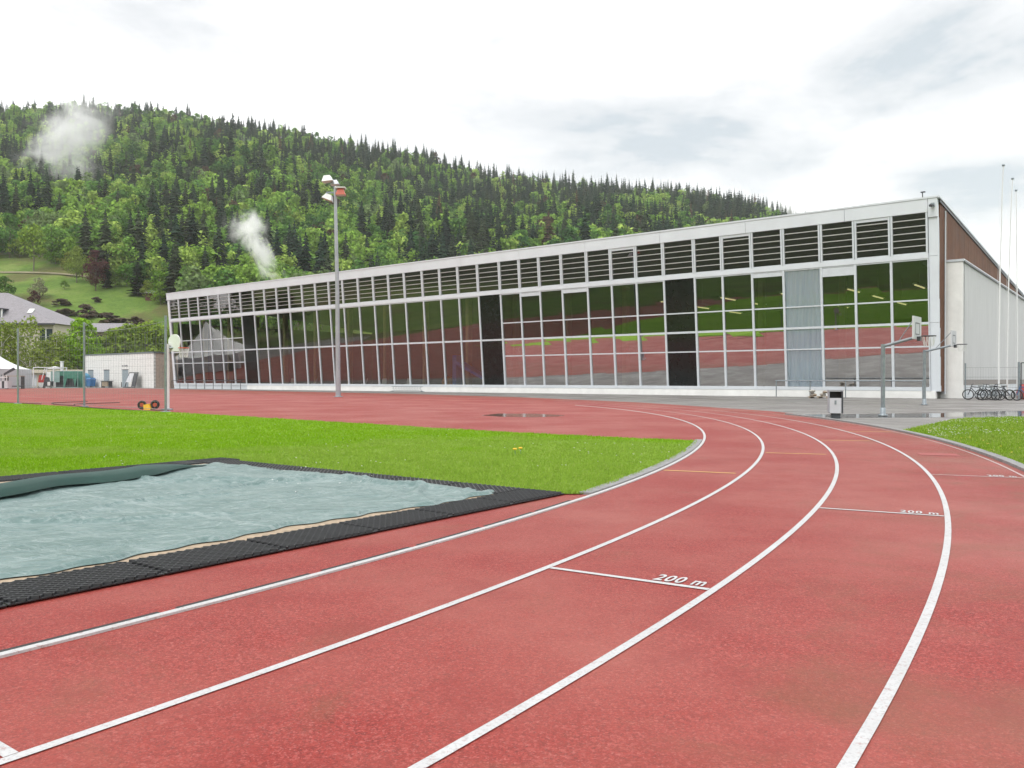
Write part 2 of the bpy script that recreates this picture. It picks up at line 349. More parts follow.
class MB:
    def __init__(s): s.v = []; s.f = []; s.sm = []
    def add(s, vs, fs, smooth=False):
        k = len(s.v); s.v += [tuple(p) for p in vs]
        for f in fs: s.f.append([i + k for i in f]); s.sm.append(smooth)
        return s
    def box(s, a, b):
        (x0, y0, z0), (x1, y1, z1) = a, b
        return s.add([(x0, y0, z0), (x1, y0, z0), (x1, y1, z0), (x0, y1, z0), (x0, y0, z1), (x1, y0, z1), (x1, y1, z1), (x0, y1, z1)],
                     [(3, 2, 1, 0), (4, 5, 6, 7), (0, 1, 5, 4), (1, 2, 6, 5), (2, 3, 7, 6), (3, 0, 4, 7)])
    def hexa(s, bot, top):   # two matching quads
        return s.add(list(bot) + list(top), [(3, 2, 1, 0), (4, 5, 6, 7), (0, 1, 5, 4), (1, 2, 6, 5), (2, 3, 7, 6), (3, 0, 4, 7)])
    def tube(s, pts, r, n=8, cap=True, r2=None):
        P = [np.array(p, float) for p in pts]; rings = []
        m = len(P)
        for i, p in enumerate(P):
            t = P[min(i + 1, m - 1)] - P[max(i - 1, 0)]; t /= (np.linalg.norm(t) + 1e-9)
            a = np.array([0, 0, 1.0]) if abs(t[2]) < 0.9 else np.array([1.0, 0, 0])
            u = np.cross(t, a); u /= np.linalg.norm(u); w = np.cross(t, u)
            rr = r if r2 is None else r + (r2 - r) * i / (m - 1)
            rings.append([tuple(p + rr * (cos(2 * pi * k / n) * u + sin(2 * pi * k / n) * w)) for k in range(n)])
        vs = [q for rg in rings for q in rg]; fs = []
        for i in range(m - 1):
            for k in range(n): fs.append((i * n + k, i * n + (k + 1) % n, (i + 1) * n + (k + 1) % n, (i + 1) * n + k))
        s.add(vs, fs, True)
        if cap: s.add(rings[0], [tuple(range(n))]); s.add(rings[-1], [tuple(range(n))[::-1]])
        return s
    def torus(s, c, R, r, ax='y', n=28, k=8):
        vs = []; fs = []
        for i in range(n):
            a = 2 * pi * i / n
            for j in range(k):
                b = 2 * pi * j / k; q = R + r * cos(b); h = r * sin(b)
                p = {'y': (q * cos(a), h, q * sin(a)), 'z': (q * cos(a), q * sin(a), h), 'x': (h, q * cos(a), q * sin(a))}[ax]
                vs.append((c[0] + p[0], c[1] + p[1], c[2] + p[2]))
        for i in range(n):
            for j in range(k): fs.append((i * k + j, i * k + (j + 1) % k, ((i + 1) % n) * k + (j + 1) % k, ((i + 1) % n) * k + j))
        return s.add(vs, fs, True)
    def lathe(s, prof, c=(0, 0, 0), n=20):
        vs = [(c[0] + r * cos(2 * pi * k / n), c[1] + r * sin(2 * pi * k / n), c[2] + z) for r, z in prof for k in range(n)]
        fs = [(i * n + k, i * n + (k + 1) % n, (i + 1) * n + (k + 1) % n, (i + 1) * n + k) for i in range(len(prof) - 1) for k in range(n)]
        return s.add(vs, fs, True)
    def prism(s, poly, z0, z1):
        n = len(poly); vs = [(x, y, z0) for x, y in poly] + [(x, y, z1) for x, y in poly]
        return s.add(vs, [tuple(range(n))[::-1], tuple(range(n, 2 * n))] + [(i, (i + 1) % n, n + (i + 1) % n, n + i) for i in range(n)])
    def build(s, name, mat, parent=None, **kw):
        me = bpy.data.meshes.new(name); me.from_pydata(s.v, [], s.f); me.update()
        me.polygons.foreach_set('use_smooth', s.sm)
        me.materials.append(M[mat] if isinstance(mat, str) else mat)
        o = bpy.data.objects.new(name, me); COL.objects.link(o); o.parent = parent
        return tag(o, **kw)

def np_mesh(name, V, F, mat, smooth=False, parent=None, tint=None, **kw):
    V = np.ascontiguousarray(V, np.float32); F = np.ascontiguousarray(F, np.int32)
    me = bpy.data.meshes.new(name); nf, k = F.shape
    me.vertices.add(len(V)); me.vertices.foreach_set('co', V.ravel())
    me.loops.add(nf * k); me.loops.foreach_set('vertex_index', F.ravel())
    me.polygons.add(nf); me.polygons.foreach_set('loop_start', np.arange(0, nf * k, k, dtype=np.int32))
    me.polygons.foreach_set('loop_total', np.full(nf, k, np.int32))
    me.polygons.foreach_set('use_smooth', np.full(nf, smooth))
    if tint is not None:
        a = me.attributes.new('tint', 'FLOAT_COLOR', 'POINT')
        a.data.foreach_set('color', np.hstack([tint, np.ones((len(tint), 1))]).astype(np.float32).ravel())
    me.update(calc_edges=True); me.materials.append(M[mat])
    o = bpy.data.objects.new(name, me); COL.objects.link(o); o.parent = parent
    return tag(o, **kw)

def sheet(name, poly, z, mat, kind='structure', **kw):
    import mathutils
    tri = mathutils.geometry.tessellate_polygon([[mathutils.Vector((x, y, 0)) for x, y in poly]])
    mb = MB(); mb.add([(x, y, z) for x, y in poly], [t for t in tri])
    o = mb.build(name, mat, kind=kind, **kw)
    me = o.data
    if sum(p.normal.z for p in me.polygons) < 0: me.flip_normals()
    return o

# ------------------------------------------------------------------ plan of the stadium
CX, CY, R = -37.03, 29.07, 42.65          # centre and inner radius of the bend
W = 1.22
U = np.array([0.6, 0.8]); VL = np.array([-0.8, 0.6])   # along the straight, and into the infield
O = np.array([0.62, 9.70])                 # outer corner of the sand pit
PHI0 = -36.87
def pol(off, deg):
    r = R + off; return (CX + r * cos(radians(deg)), CY + r * sin(radians(deg)))
def uv(u, v): p = O + U * u + VL * v; return (float(p[0]), float(p[1]))
BACK = 66.0
def track_path(off, step=0.75, back=BACK):
    a = np.array(pol(off, PHI0)); pts = [tuple(a - U * t) for t in np.arange(back, 0.01, -1.5)]
    pts += [pol(off, d) for d in np.arange(PHI0, PHI0 + 180.01, step)]
    b = np.array(pol(off, PHI0 + 180)); pts += [tuple(b - U * t) for t in np.arange(1.5, back + .01, 1.5)]
    return pts
def strip(name, off0, off1, z, mat, d0=None, d1=None, h=None, **kw):
    if d0 is None: A, B = track_path(off0), track_path(off1)
    else:
        ds = np.linspace(d0, d1, max(2, int(abs(d1 - d0) / 0.4) + 1)); A = [pol(off0, d) for d in ds]; B = [pol(off1, d) for d in ds]
    mb = MB(); n = len(A)
    vs = [(x, y, z) for x, y in A] + [(x, y, z) for x, y in B]
    mb.add(vs, [(n + i, n + i + 1, i + 1, i) for i in range(n - 1)])
    if h:
        b = [(x, y, z - h) for x, y in A] + [(x, y, z - h) for x, y in B]
        mb.add(vs + b, [(i, i + 1, 2 * n + i + 1, 2 * n + i) for i in range(n - 1)] + [(n + i + 1, n + i, 3 * n + i, 3 * n + i + 1) for i in range(n - 1)])
    if h: mb.add([vs[0], vs[n], b[n], b[0]], [(0, 1, 2, 3)]); mb.add([vs[n - 1], vs[-1], b[-1], b[n - 1]], [(3, 2, 1, 0)])
    o = mb.build(name, mat, **kw)
    return o

# hall frame: s runs along the facade to the left, n points behind it
D_ = np.array([-0.776625, 0.629963]); NN = np.array([0.629963, 0.776625])
B0 = np.array([29.963, 57.9]); LEAN = 0.082
HALL_L = 102.9
def hall(s, n, z=0.0): p = B0 + D_ * s + NN * n; return (float(p[0]), float(p[1]), z)

# ------------------------------------------------------------------ terrain
SKY_X = np.array([-1200, -500, -200, 0, 60, 130, 200, 260, 320, 380, 430, 480, 520, 600, 680, 740, 800, 900, 1024, 1300, 1900])
SKY_Y = np.array([200, 130, 108, 106, 104, 104, 110, 121, 134, 144, 153, 168, 173, 181, 186, 196, 213, 255, 325, 365, 378])
ZR, Z0 = 800.0, 195.0
def vnoise(x, y, s, seed):
    r = np.random.default_rng(seed); k = r.uniform(0.6, 1.4, (6, 1)); a = r.uniform(0, 6.28, (6, 1)); ph = r.uniform(0, 6.28, (6, 1))
    x = np.asarray(x, float); y = np.asarray(y, float); sh = x.shape
    X = x.ravel()[None] / s; Y = y.ravel()[None] / s
    return np.sin(k * (X * np.cos(a) + Y * np.sin(a)) * 6.28 + ph).mean(0).reshape(sh)
def terrain(x, y):
    x = np.asarray(x, float); y = np.asarray(y, float)
    yy = np.maximum(y, 60.0); kx = 512 + 829 * np.clip(x / yy, -2, 2)
    E = (379.25 - np.interp(kx, SKY_X, SKY_Y)) / 829.0
    Hr = np.maximum(E * ZR - 11.0, 0)
    p = np.clip((y - Z0) / (ZR - Z0), 0, 3)
    q = np.minimum(p, 1.0)
    h = Hr * (0.85 * q + 0.15 * q * q) * np.where(p < 0.06, p / 0.06 * 0.5 + 0.5, 1)
    h = np.where(p > 1, Hr * np.maximum(0.2, 1 - 0.7 * (p - 1)), h)
    h = h + (vnoise(x, y, 190, 3) * 13 + vnoise(x, y, 75, 4) * 4.5) * np.clip(p * 3, 0, 1) * np.clip(2.2 - 2 * p, 0.15, 1)
    b = np.clip((-y - 150) / 500.0, 0, 1) + np.clip((-x - 260) / 500.0, 0, 1) * (y < 150)
    return h + np.clip(b, 0, 1) * 150.0
def build_terrain():
    def axis(lo, hi):
        t = np.linspace(-1, 1, 241); a = np.sign(t) * np.abs(t) ** 1.7
        return np.where(a < 0, -a * lo, a * hi)
    xs = axis(-2600, 2600); ys = axis(-1600, 2600)
    X, Y = np.meshgrid(xs, ys); Z = terrain(X, Y) - 0.10
    n = len(xs); V = np.stack([X, Y, Z], -1).reshape(-1, 3)
    i, j = np.meshgrid(np.arange(n - 1), np.arange(n - 1)); a = (j * n + i).ravel()
    F = np.stack([a, a + 1, a + n + 1, a + n], 1)
    np_mesh('ground', V, F, 'meadow', smooth=True, kind='structure')
def mat_meadow():
    m, nt, b = new_mat('meadow_ground')
    ob = N_(nt, 'ShaderNodeTexCoord').outputs['Object']
    f = noise(nt, 0.06, 6, 0.65, ob); g = noise(nt, 0.9, 5, 0.7, ob); br = noise(nt, 0.035, 6, 0.6, ob, 0.5)
    c = ramp(nt, f, [(0.35, (0.085, 0.15, 0.03)), (0.5, (0.13, 0.205, 0.04)), (0.65, (0.19, 0.24, 0.07))])
    c = mix(nt, ramp(nt, br, [(0.50, (0, 0, 0)), (0.60, (0.75,) * 3)]), c, (0.12, 0.09, 0.05))
    c = mix(nt, ramp(nt, g, [(0.3, (0.55,) * 3), (0.6, (0, 0, 0))]), c, (0.055, 0.11, 0.015))
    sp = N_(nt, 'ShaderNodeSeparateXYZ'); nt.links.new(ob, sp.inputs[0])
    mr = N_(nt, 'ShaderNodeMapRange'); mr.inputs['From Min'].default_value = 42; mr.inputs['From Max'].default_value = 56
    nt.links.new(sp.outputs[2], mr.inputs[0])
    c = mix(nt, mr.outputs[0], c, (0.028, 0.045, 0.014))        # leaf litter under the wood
    nt.links.new(c, b.inputs['Base Color']); b.inputs['Roughness'].default_value = 0.9
    b.inputs['Specular IOR Level'].default_value = 0.1
    bump(nt, b, g, 0.8, 0.4); return m
M['meadow'] = mat_meadow()
build_terrain()

# ------------------------------------------------------------------ track, apron, infield
apron = [hall(-60, -60)[:2], hall(-60, 45)[:2], hall(-2, 45)[:2], hall(104, 45)[:2], hall(135, 8)[:2], hall(135, -32)[:2], hall(60, -26)[:2]]
apron = [(8.5, 19.5), (11.0, 19.5), (14.0, 24.5), (17.0, 28.4), (18.5, 29.0), (60, 36), (95, 60), (95, 140)] + [hall(-5, 60)[:2], hall(140, 30)[:2], (-130, 150), (-130, 90), (-62, 104), (-30, 85), (0, 55), (8, 35)]
sheet('asphalt_apron', apron, -0.012, 'asphalt')
red = [pol(5.0, d) for d in np.arange(PHI0, 4, 1.0)] + [(11.2, 33.0), (10.93, 35.4), (7.5, 48.3), (0, 63.6), (-10.3, 77.3), (-29.5, 96.4), (-47, 113.5), (-53, 120.5), (-62, 126), (-80, 120), (-112, 96)]
red += [(-128, 60)] + [tuple(np.array(pol(5, PHI0 + 180)) - U * BACK - VL * -12), tuple(np.array(pol(5.0, PHI0)) - U * BACK)]
sheet('running_track', red, 0.0, 'track')

# infield grass: kerb curve, far straight edge, back along the near straight
g0, g1 = -27.05, -14.9
edge_far = [pol(-0.12, g1), (2.9, 18.75), (0, 20.9), (-3.8, 24.4), (-9.4, 29.6), (-14.3, 34.1), (-20.3, 39.4), (-28.6, 46.9), (-45, 61.5), (-62, 76)]
kerbc = [pol(-0.12, d) for d in np.arange(g0, g1, 0.5)]
infield = [uv(-70, 0.02), uv(0, 0.02)] + kerbc + edge_far + [uv(10, 78), uv(-70, 78)]
sheet('infield_ground', infield, 0.012, 'turf')
verge = [pol(5.14, d) for d in np.arange(-60, -8.9, 1.0)] + [(11.5, 23.4), (13.0, 25.3), (14.6, 27.4), (16.2, 28.7), (18.5, 29.4), (26, 31.5), (60, 37), (90, 30), (70, -40), (30, -40)]
sheet('verge_ground', verge, 0.012, 'turf_dry')

# lane lines and marks
def path_part(off, a, b, back=0.0):
    pts = [pol(off, d) for d in np.linspace(a, b, int((b - a) / 0.5) + 2)]
    if back and a == PHI0: p = np.array(pts[0]); pts = [tuple(p - U * t) for t in np.arange(back, 0.01, -1.5)] + pts
    if back and b == PHI0 + 180: p = np.array(pts[-1]); pts = pts + [tuple(p - U * t) for t in np.arange(1.5, back + .01, 1.5)]
    return pts
def line(off0, off1, z, mat, a, b, back=0.0, h=None):
    A, B = path_part(off0, a, b, back), path_part(off1, a, b, back); n = len(A); mb = MB()
    vs = [(x, y, z) for x, y in A] + [(x, y, z) for x, y in B]
    mb.add(vs, [(n + i, n + i + 1, i + 1, i) for i in range(n - 1)])
    if h:
        lo = [(x, y, z - h) for x, y in A] + [(x, y, z - h) for x, y in B]
        mb.add(vs + lo, [(i, i + 1, 2 * n + i + 1, 2 * n + i) for i in range(n - 1)] + [(n + i + 1, n + i, 3 * n + i, 3 * n + i + 1) for i in range(n - 1)])
    mb.build('lane_line', mat, kind='structure')
FADE = {0: 19.0, 1: 24.0, 2: 28.0, 3: 30.0}
for k in range(4):
    kw_ = dict(h=0.014) if k == 0 else {}
    zz = 0.014 if k == 0 else 0.005
    line(k * W - 0.026, k * W + 0.026, zz, 'line', PHI0, FADE[k], BACK, **kw_)
    line(k * W - 0.022, k * W + 0.022, 0.005, 'line_old', FADE[k] + 0.01, PHI0 + 180, BACK)
strip('lane_line', 4.84, 4.875, 0.005, 'line_worn', kind='structure')
# dark strips painting the shadowed edge beside the inner line, in lengths with gaps
mb = MB()
dd = -36.2
T0 = np.array(pol(-0.05, PHI0))
segs = [(-36.0, -34.75), (-34.6, -33.2), (-33.05, -31.75), (-31.62, -30.35), (-30.25, -29.0), (-28.92, -27.75)]
for a, b in segs:
    ds = np.linspace(a, b, 6)
    A = [pol(-0.095, d) for d in ds]; B = [pol(-0.031, d) for d in ds]; n = 6
    mb.add([(x, y, 0.004) for x, y in A] + [(x, y, 0.004) for x, y in B], [(n + i, n + i + 1, i + 1, i) for i in range(n - 1)])
mb.build('edge_shade', 'edge_dark', kind='structure')
strip('inner_kerb', -0.19, -0.035, 0.028, 'kerb', g0, g1 + 0.3, h=0.05, kind='structure')
strip('outer_kerb', 4.99, 5.15, 0.045, 'kerb', -60, 3.5, h=0.09, kind='structure')

def cross(deg, k, w, mat, a=0.03, b=0.03, name='start_line'):
    dd_ = math.degrees(w / (R + k * W)) / 2
    A = [pol(k * W + a, deg - dd_), pol((k + 1) * W - b, deg - dd_), pol((k + 1) * W - b, deg + dd_), pol(k * W + a, deg + dd_)]
    MB().add([(x, y, 0.005) for x, y in A], [(0, 1, 2, 3)]).build(name, mat, kind='structure')
for k, d in ((0, -36.53), (1, -31.80), (2, -26.83)): cross(d, k, 0.05, 'line')
cross(-21.92, 3, 0.05, 'line_worn', b=-0.02)
for k, d in ((0, -23.1), (1, -18.35), (2, -13.67), (3, -9.4)): cross(d, k, 0.07, 'yellow_line', a=0.06, b=0.12)
cross(-17.6, 3, 0.42, 'pink_patch', a=0.25, b=0.32, name='repair_patch')

def lettering(deg, k, frac, size):
    cu = bpy.data.curves.new('distance_lettering', 'FONT'); cu.body = '200 m'; cu.size = 0.125; cu.space_character = 1.15; cu.offset = 0.003
    cu.align_x = 'RIGHT'; cu.materials.append(M['line'])
    o = bpy.data.objects.new('distance_lettering', cu); COL.objects.link(o)
    x, y = pol(k * W + W * frac, deg + math.degrees(0.055 / (R + k * W)))
    o.location = (x, y, 0.006); o.rotation_euler = (0, 0, radians(deg)); o.scale = (1.0, size, 1); o['kind'] = 'structure'
lettering(-31.80, 1, 0.93, 1.9); lettering(-26.83, 2, 0.94, 1.9); lettering(-21.92, 3, 0.90, 1.9)

# puddles
def puddle(pts, z, n=6, mat='water'):
    out = []
    m = len(pts)
    for i in range(m):
        a, b = np.array(pts[i]), np.array(pts[(i + 1) % m])
        for t in np.arange(n) / n:
            p = a + (b - a) * t; L = np.linalg.norm(b - a)
            out.append(tuple(p + RNG.normal(0, 0.022 * L + 0.01, 2)))
    return sheet('puddle', out, z, mat)
puddle([(10.9, 30.0), (12.0, 29.3), (15.5, 29.7), (17.0, 30.2), (20, 30.9), (24, 31.6), (32, 32.6), (33, 37.2), (25, 36.6), (20.5, 35.2), (17, 33.2), (13.5, 32.6), (11.2, 32.0)], -0.008)
puddle([(-1.2, 31.0), (-0.3, 29.9), (0.8, 29.5), (1.7, 30.1), (2.0, 31.2), (0.9, 32.6), (-0.5, 32.7)], 0.004, mat='shallow')

# dirt on the outside of the track stays in the material; sand pit
sheet('sand', [uv(-14, 0.45), uv(-0.42, 0.45), uv(-0.42, 6.5), uv(-14, 6.5)], 0.018, 'sand')

def build_mat(L, Wd):
    mb = MB(); mb.box((0, 0, 0), (L - 0.012, Wd - 0.004, 0.008))
    st = 0.075; n = int((L + Wd) / st)
    for i in range(n):                                    # diagonal ribs clipped to the tile
        for sgn in (1, -1):
            c = (i + 0.5) * st
            p = []
            for y in (0.01, Wd - 0.014):
                x = c - y if sgn == 1 else c - Wd + y
                p.append([x, y])
            (x0, y0), (x1, y1) = p
            lo, hi = 0.012, L - 0.024
            if (x0 < lo and x1 < lo) or (x0 > hi and x1 > hi): continue
            def clip(xa, ya, xb, yb):
                if xa < lo: ya = ya + (yb - ya) * (lo - xa) / (xb - xa); xa = lo
                if xa > hi: ya = ya + (yb - ya) * (hi - xa) / (xb - xa); xa = hi
                return xa, ya
            a = clip(x0, y0, x1, y1); b = clip(x1, y1, x0, y0)
            d = np.array([b[0] - a[0], b[1] - a[1]]); l = np.linalg.norm(d)
            if l < 0.03: continue
            d /= l; q = np.array([-d[1], d[0]]) * 0.011; h = 0.026 if sgn == 1 else 0.022
            A, B = np.array(a), np.array(b)
            bot = [(*(A - q), 0.008), (*(B - q), 0.008), (*(B + q), 0.008), (*(A + q), 0.008)]
            top = [(*(A - q * .6), h), (*(B - q * .6), h), (*(B + q * .6), h), (*(A + q * .6), h)]
            mb.hexa(bot, top)
    return mb
ang_u = atan2(U[1], U[0])
first = None
def lay_mat(u, v, rz, jig=0.01):
    global first
    if first is None:
        first = build_mat(1.0, 0.55).build('rubber_mat', 'rubber', label='black ribbed rubber mat edging the tarpaulin covered sand pit', cat='mat', group='rubber mats around the sand pit')
        o = first
    else:
        o = first.copy(); COL.objects.link(o)
    x, y = uv(u, v); o.location = (x, y, 0.013); o.rotation_euler = (0, 0, rz + random.uniform(-jig, jig))
for i in range(9): lay_mat(-1 - i, 0.0, ang_u, 0.006)
for i in range(6): lay_mat(0, 0.56 + i, ang_u + pi / 2, 0.006)
for i in range(7): lay_mat(-0.56 - i - 1, 6.46, ang_u, 0.006)
lay_mat(-0.85, 6.46, ang_u, 0.004)

# tarpaulin: one wrinkled sheet with a fold rolled along its far edge
def build_tarp():
    nu, nv = 420, 300
    us = np.linspace(-11.0, -0.45, nu); ts = np.linspace(0, 1, nv)
    UU, TT = np.meshgrid(us, ts, indexing='ij')
    near = 0.74 + 0.055 * np.sin(UU * 1.5 + 0.6) + 0.022 * np.sin(UU * 5.1) + 0.028 * np.sin(UU * 13 + 1) - 0.10 * np.clip((UU + 9) / 9, 0, 1) + 0.05 * np.exp(-((UU + 2.6) / 0.8) ** 2)
    far = 6.28 + 0.05 * np.sin(UU * 1.3) + 0.03 * np.sin(UU * 4 + 2) - 0.34 * np.clip(-UU - 0.5, 0, 20)
    VV = near + (far - near) * TT
    r = np.random.default_rng(5); Z = np.full(UU.shape, 0.036)
    Z += 0.022 * vnoise(UU, VV, 1.9, 21) + 0.006 * (1 - np.abs(vnoise(UU * .6, VV * 1.6, 0.9, 22)) * 3) + 0.004 * (1 - np.abs(vnoise(UU * .6 + VV * .3, VV * 1.8, 0.42, 23)) * 3) + 0.002 * (1 - np.abs(vnoise(UU * .7 - VV * .2, VV * 1.5, 0.2, 24)) * 3)
    for i in range(80):                                   # creases
        a = r.normal(0.35, 0.5); u0, v0 = r.uniform(-10, 0), r.uniform(0.8, 6.3); L = r.uniform(0.3, 1.3); w = r.uniform(0.025, 0.07)
        du, dv = UU - u0, VV - v0; al = du * cos(a) + dv * sin(a); ac = -du * sin(a) + dv * cos(a) + 0.12 * np.sin(al * 3 + i)
        Z += r.uniform(0.006, 0.022) * np.exp(-(al / L) ** 2) * np.exp(-(ac / w) ** 2) * r.choice([1, 1, -0.5])
    for (a, u0, v0, L, w, h) in [(2.3, -1.6, 3.9, 1.3, 0.06, 0.05), (1.9, -2.0, 4.4, 1.0, 0.05, 0.05), (0.2, -3.2, 3.2, 2.6, 0.035, 0.03), (2.5, -4.5, 2.6, 1.5, 0.05, 0.04), (1.57, -0.75, 2.6, 1.6, 0.06, 0.05), (0.9, -1.0, 1.4, 0.8, 0.07, 0.05)]:
        du, dv = UU - u0, VV - v0; al = du * cos(a) + dv * sin(a); ac = -du * sin(a) + dv * cos(a) + 0.08 * np.sin(al * 4)
        Z += h * np.exp(-(al / L) ** 2) * np.exp(-(ac / w) ** 2)
    e = np.minimum(TT * (far - near), 10)                 # hem at near edge
    Z += 0.016 * np.exp(-((e - 0.06) / 0.05) ** 2) * (1 + np.sin(UU * 7))
    Z -= 0.045 * np.exp(-(e / 0.05) ** 2)
    eu = -0.45 - UU
    Z += 0.010 * np.exp(-((eu - 0.12) / 0.08) ** 2) * (1 + np.sin(VV * 5))
    # far fold: stands up as a soft roll towards the left
    ef = (1 - TT) * (far - near); k = np.clip((-UU - 0.6) / 1.5, 0, 1)
    Z += k * 0.085 * np.exp(-((ef - 0.13) / 0.13) ** 2)
    Z -= k * 0.05 * np.exp(-(ef / 0.05) ** 2)
    Z = np.maximum(Z, 0.028)
    P = O[None, None] + U * UU[..., None] + VL * VV[..., None]
    V = np.concatenate([P, Z[..., None]], -1).reshape(-1, 3)
    i, j = np.meshgrid(np.arange(nu - 1), np.arange(nv - 1), indexing='ij'); a = (i * nv + j).ravel()
    F = np.stack([a, a + nv, a + nv + 1, a + 1], 1)
    o = np_mesh('tarpaulin', V, F, 'tarp', smooth=True, label='wrinkled grey green tarpaulin spread over the long jump sand pit', cat='tarpaulin')
    # dark underside of the folded back edge, facing the track
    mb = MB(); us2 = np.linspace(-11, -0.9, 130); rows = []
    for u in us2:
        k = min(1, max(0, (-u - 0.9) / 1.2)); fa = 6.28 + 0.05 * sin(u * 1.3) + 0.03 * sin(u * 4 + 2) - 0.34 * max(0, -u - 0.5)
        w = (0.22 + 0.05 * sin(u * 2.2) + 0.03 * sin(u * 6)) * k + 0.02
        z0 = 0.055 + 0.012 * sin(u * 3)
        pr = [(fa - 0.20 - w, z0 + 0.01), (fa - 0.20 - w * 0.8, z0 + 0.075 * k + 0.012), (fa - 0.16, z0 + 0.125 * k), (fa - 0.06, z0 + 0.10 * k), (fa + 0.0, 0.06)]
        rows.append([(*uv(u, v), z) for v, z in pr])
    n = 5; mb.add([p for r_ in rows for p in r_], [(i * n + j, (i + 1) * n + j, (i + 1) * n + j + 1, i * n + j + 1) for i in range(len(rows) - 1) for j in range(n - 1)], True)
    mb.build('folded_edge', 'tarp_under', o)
build_tarp()

# ------------------------------------------------------------------ grass blades (nobody could count them)
def in_poly(px, py, poly):
    x = np.asarray(px); y = np.asarray(py); c = np.zeros(x.shape, bool); n = len(poly)
    for i in range(n):
        (x0, y0), (x1, y1) = poly[i], poly[(i + 1) % n]
        if y0 == y1: continue
        c ^= ((y0 > y) != (y1 > y)) & (x < (x1 - x0) * (y - y0) / (y1 - y0) + x0)
    return c
def blades(name, poly, n, ymin, ymax, mat, label, h=(0.018, 0.045), w=0.006, holes=(), kl=-0.66, kr=0.66):
    r = np.random.default_rng(len(name) + n)
    # more blades per square metre close by
    y = ymin * (ymax / ymin) ** r.random(n); x = y * r.uniform(kl, kr, n)
    ok = in_poly(x, y, poly)
    for hpoly in holes: ok &= ~in_poly(x, y, hpoly)
    x, y = x[ok], y[ok]; m = len(x)
    tall = 1 + 0.5 * vnoise(x, y, 1.1, 31)
    hh = r.uniform(h[0], h[1], m) * tall; ww = w * (y / 10) ** 0.9 + 0.003; a = r.uniform(0, 6.28, m)
    ln = hh * r.uniform(0.1, 0.9, m); b = r.uniform(0, 6.28, m)
    base = np.stack([x, y, np.full(m, 0.01)], 1); s = np.stack([np.cos(a) * ww, np.sin(a) * ww, np.zeros(m)], 1)
    tip = base + np.stack([np.cos(b) * ln, np.sin(b) * ln, hh], 1)
    V = np.stack([base - s, base + s, tip], 1).reshape(-1, 3); F = np.arange(3 * m).reshape(-1, 3)
    np_mesh(name, V, F, mat, label=label, kind='stuff')
pit = [uv(-14, -0.02), uv(0.02, -0.02), uv(0.02, 7.06), uv(-14, 7.06)]
blades('grass', infield, 420000, 8.9, 60, 'blade', 'bright green mown grass of the infield', holes=[pit], kr=0.3)
blades('grass', verge, 300000, 9, 34, 'blade_verge', 'rougher grass of the verge beside the track', h=(0.025, 0.075), kl=0.35, kr=1.0)
def specks(name, poly, n, ymin, ymax, k0, k1, mat, size, label, seed):
    r = np.random.default_rng(seed); y = r.uniform(ymin, ymax, n); x = y * r.uniform(k0, k1, n)
    ok = in_poly(x, y, poly) & (vnoise(x, y, 4.0, seed) > -0.05); x, y = x[ok], y[ok]; m = len(x)
    z = r.uniform(0.05, 0.09, m); V = []; 
    c = np.stack([x, y, z], 1); a = r.uniform(0, 6.28, m); rad = size * r.uniform(0.6, 1.3, m)
    ring = np.stack([c + np.stack([np.cos(a + k * 1.0472) * rad, np.sin(a + k * 1.0472) * rad, 0.006 * np.cos(k * 2 + a)], 1) for k in range(6)], 1)
    np_mesh(name, ring.reshape(-1, 3), np.arange(6 * m).reshape(-1, 6), mat, label=label, kind='stuff')
specks('clover_flowers', verge, 900, 18, 29, 0.5, 0.66, 'white_plastic', 0.017, 'small white clover flowers scattered in the verge', 3)
specks('hawkweed_flowers', verge, 130, 12, 22, 0.5, 0.66, 'yellow', 0.017, 'small yellow flowers along the kerb', 8)
specks('daisy_flowers', infield, 260, 9.5, 24, -0.5, 0.22, 'white_plastic', 0.012, 'tiny white daisies in the infield grass', 5)
for i, (x, y) in enumerate(((0.05, 14.43), (0.15, 14.62))):
    t = empty('dandelion', (x, y, 0.0), 0, 'yellow dandelion %s in the infield grass' % ('left of the pair' if i == 0 else 'right of the pair'), 'flower', 'pair of dandelions')
    mb = MB(); mb.lathe([(0.001, -0.01), (0.03, 0.0), (0.042, 0.012), (0.028, 0.026), (0.001, 0.03)], (0, 0, 0.13), 12); mb.build('bloom', 'yellow', t)
    MB().tube([(0, 0, 0), (0.006, 0, 0.06), (0, 0, 0.125)], 0.004, 5).build('stem', 'green_net', t)

# ------------------------------------------------------------------ sports hall
HR = atan2(D_[1], D_[0])
H = empty('sports_hall', (B0[0], B0[1], 0), HR, 'long white sports hall with leaning glass front and brown timber gable', 'sports hall')
def L_(s, z, out=0.0): return (s, LEAN * z + out, z)      # local point on the leaning front; +y faces the track
def slab(mb, s0, s1, z0, z1, o0, o1):
    mb.hexa([L_(s0, z0, o1), L_(s1, z0, o1), L_(s1, z0, o0), L_(s0, z0, o0)], [L_(s0, z1, o1), L_(s1, z1, o1), L_(s1, z1, o0), L_(s0, z1, o0)])
ROOF_D, ROOF_DROP = 46.0, 4.5
b_ = [0.62, 3.08, 5.55, 8.02, 10.90, 13.42, 15.92, 18.38, 21.24, 23.92, 26.46, 29.03, 31.86, 34.46, 36.85, 39.35, 42.22, 44.93, 47.52, 50.09, 52.85,
      55.38, 57.90, 60.50, 63.20, 65.75, 68.30, 70.90, 73.55, 76.15, 78.75, 81.25, 84.15, 86.75, 89.30, 91.95, 94.55, 97.15, 99.80, 102.35]
ZG0, ZG1, ZL0, ZL1, ZT = 0.79, 9.77, 10.11, 12.92, 13.82
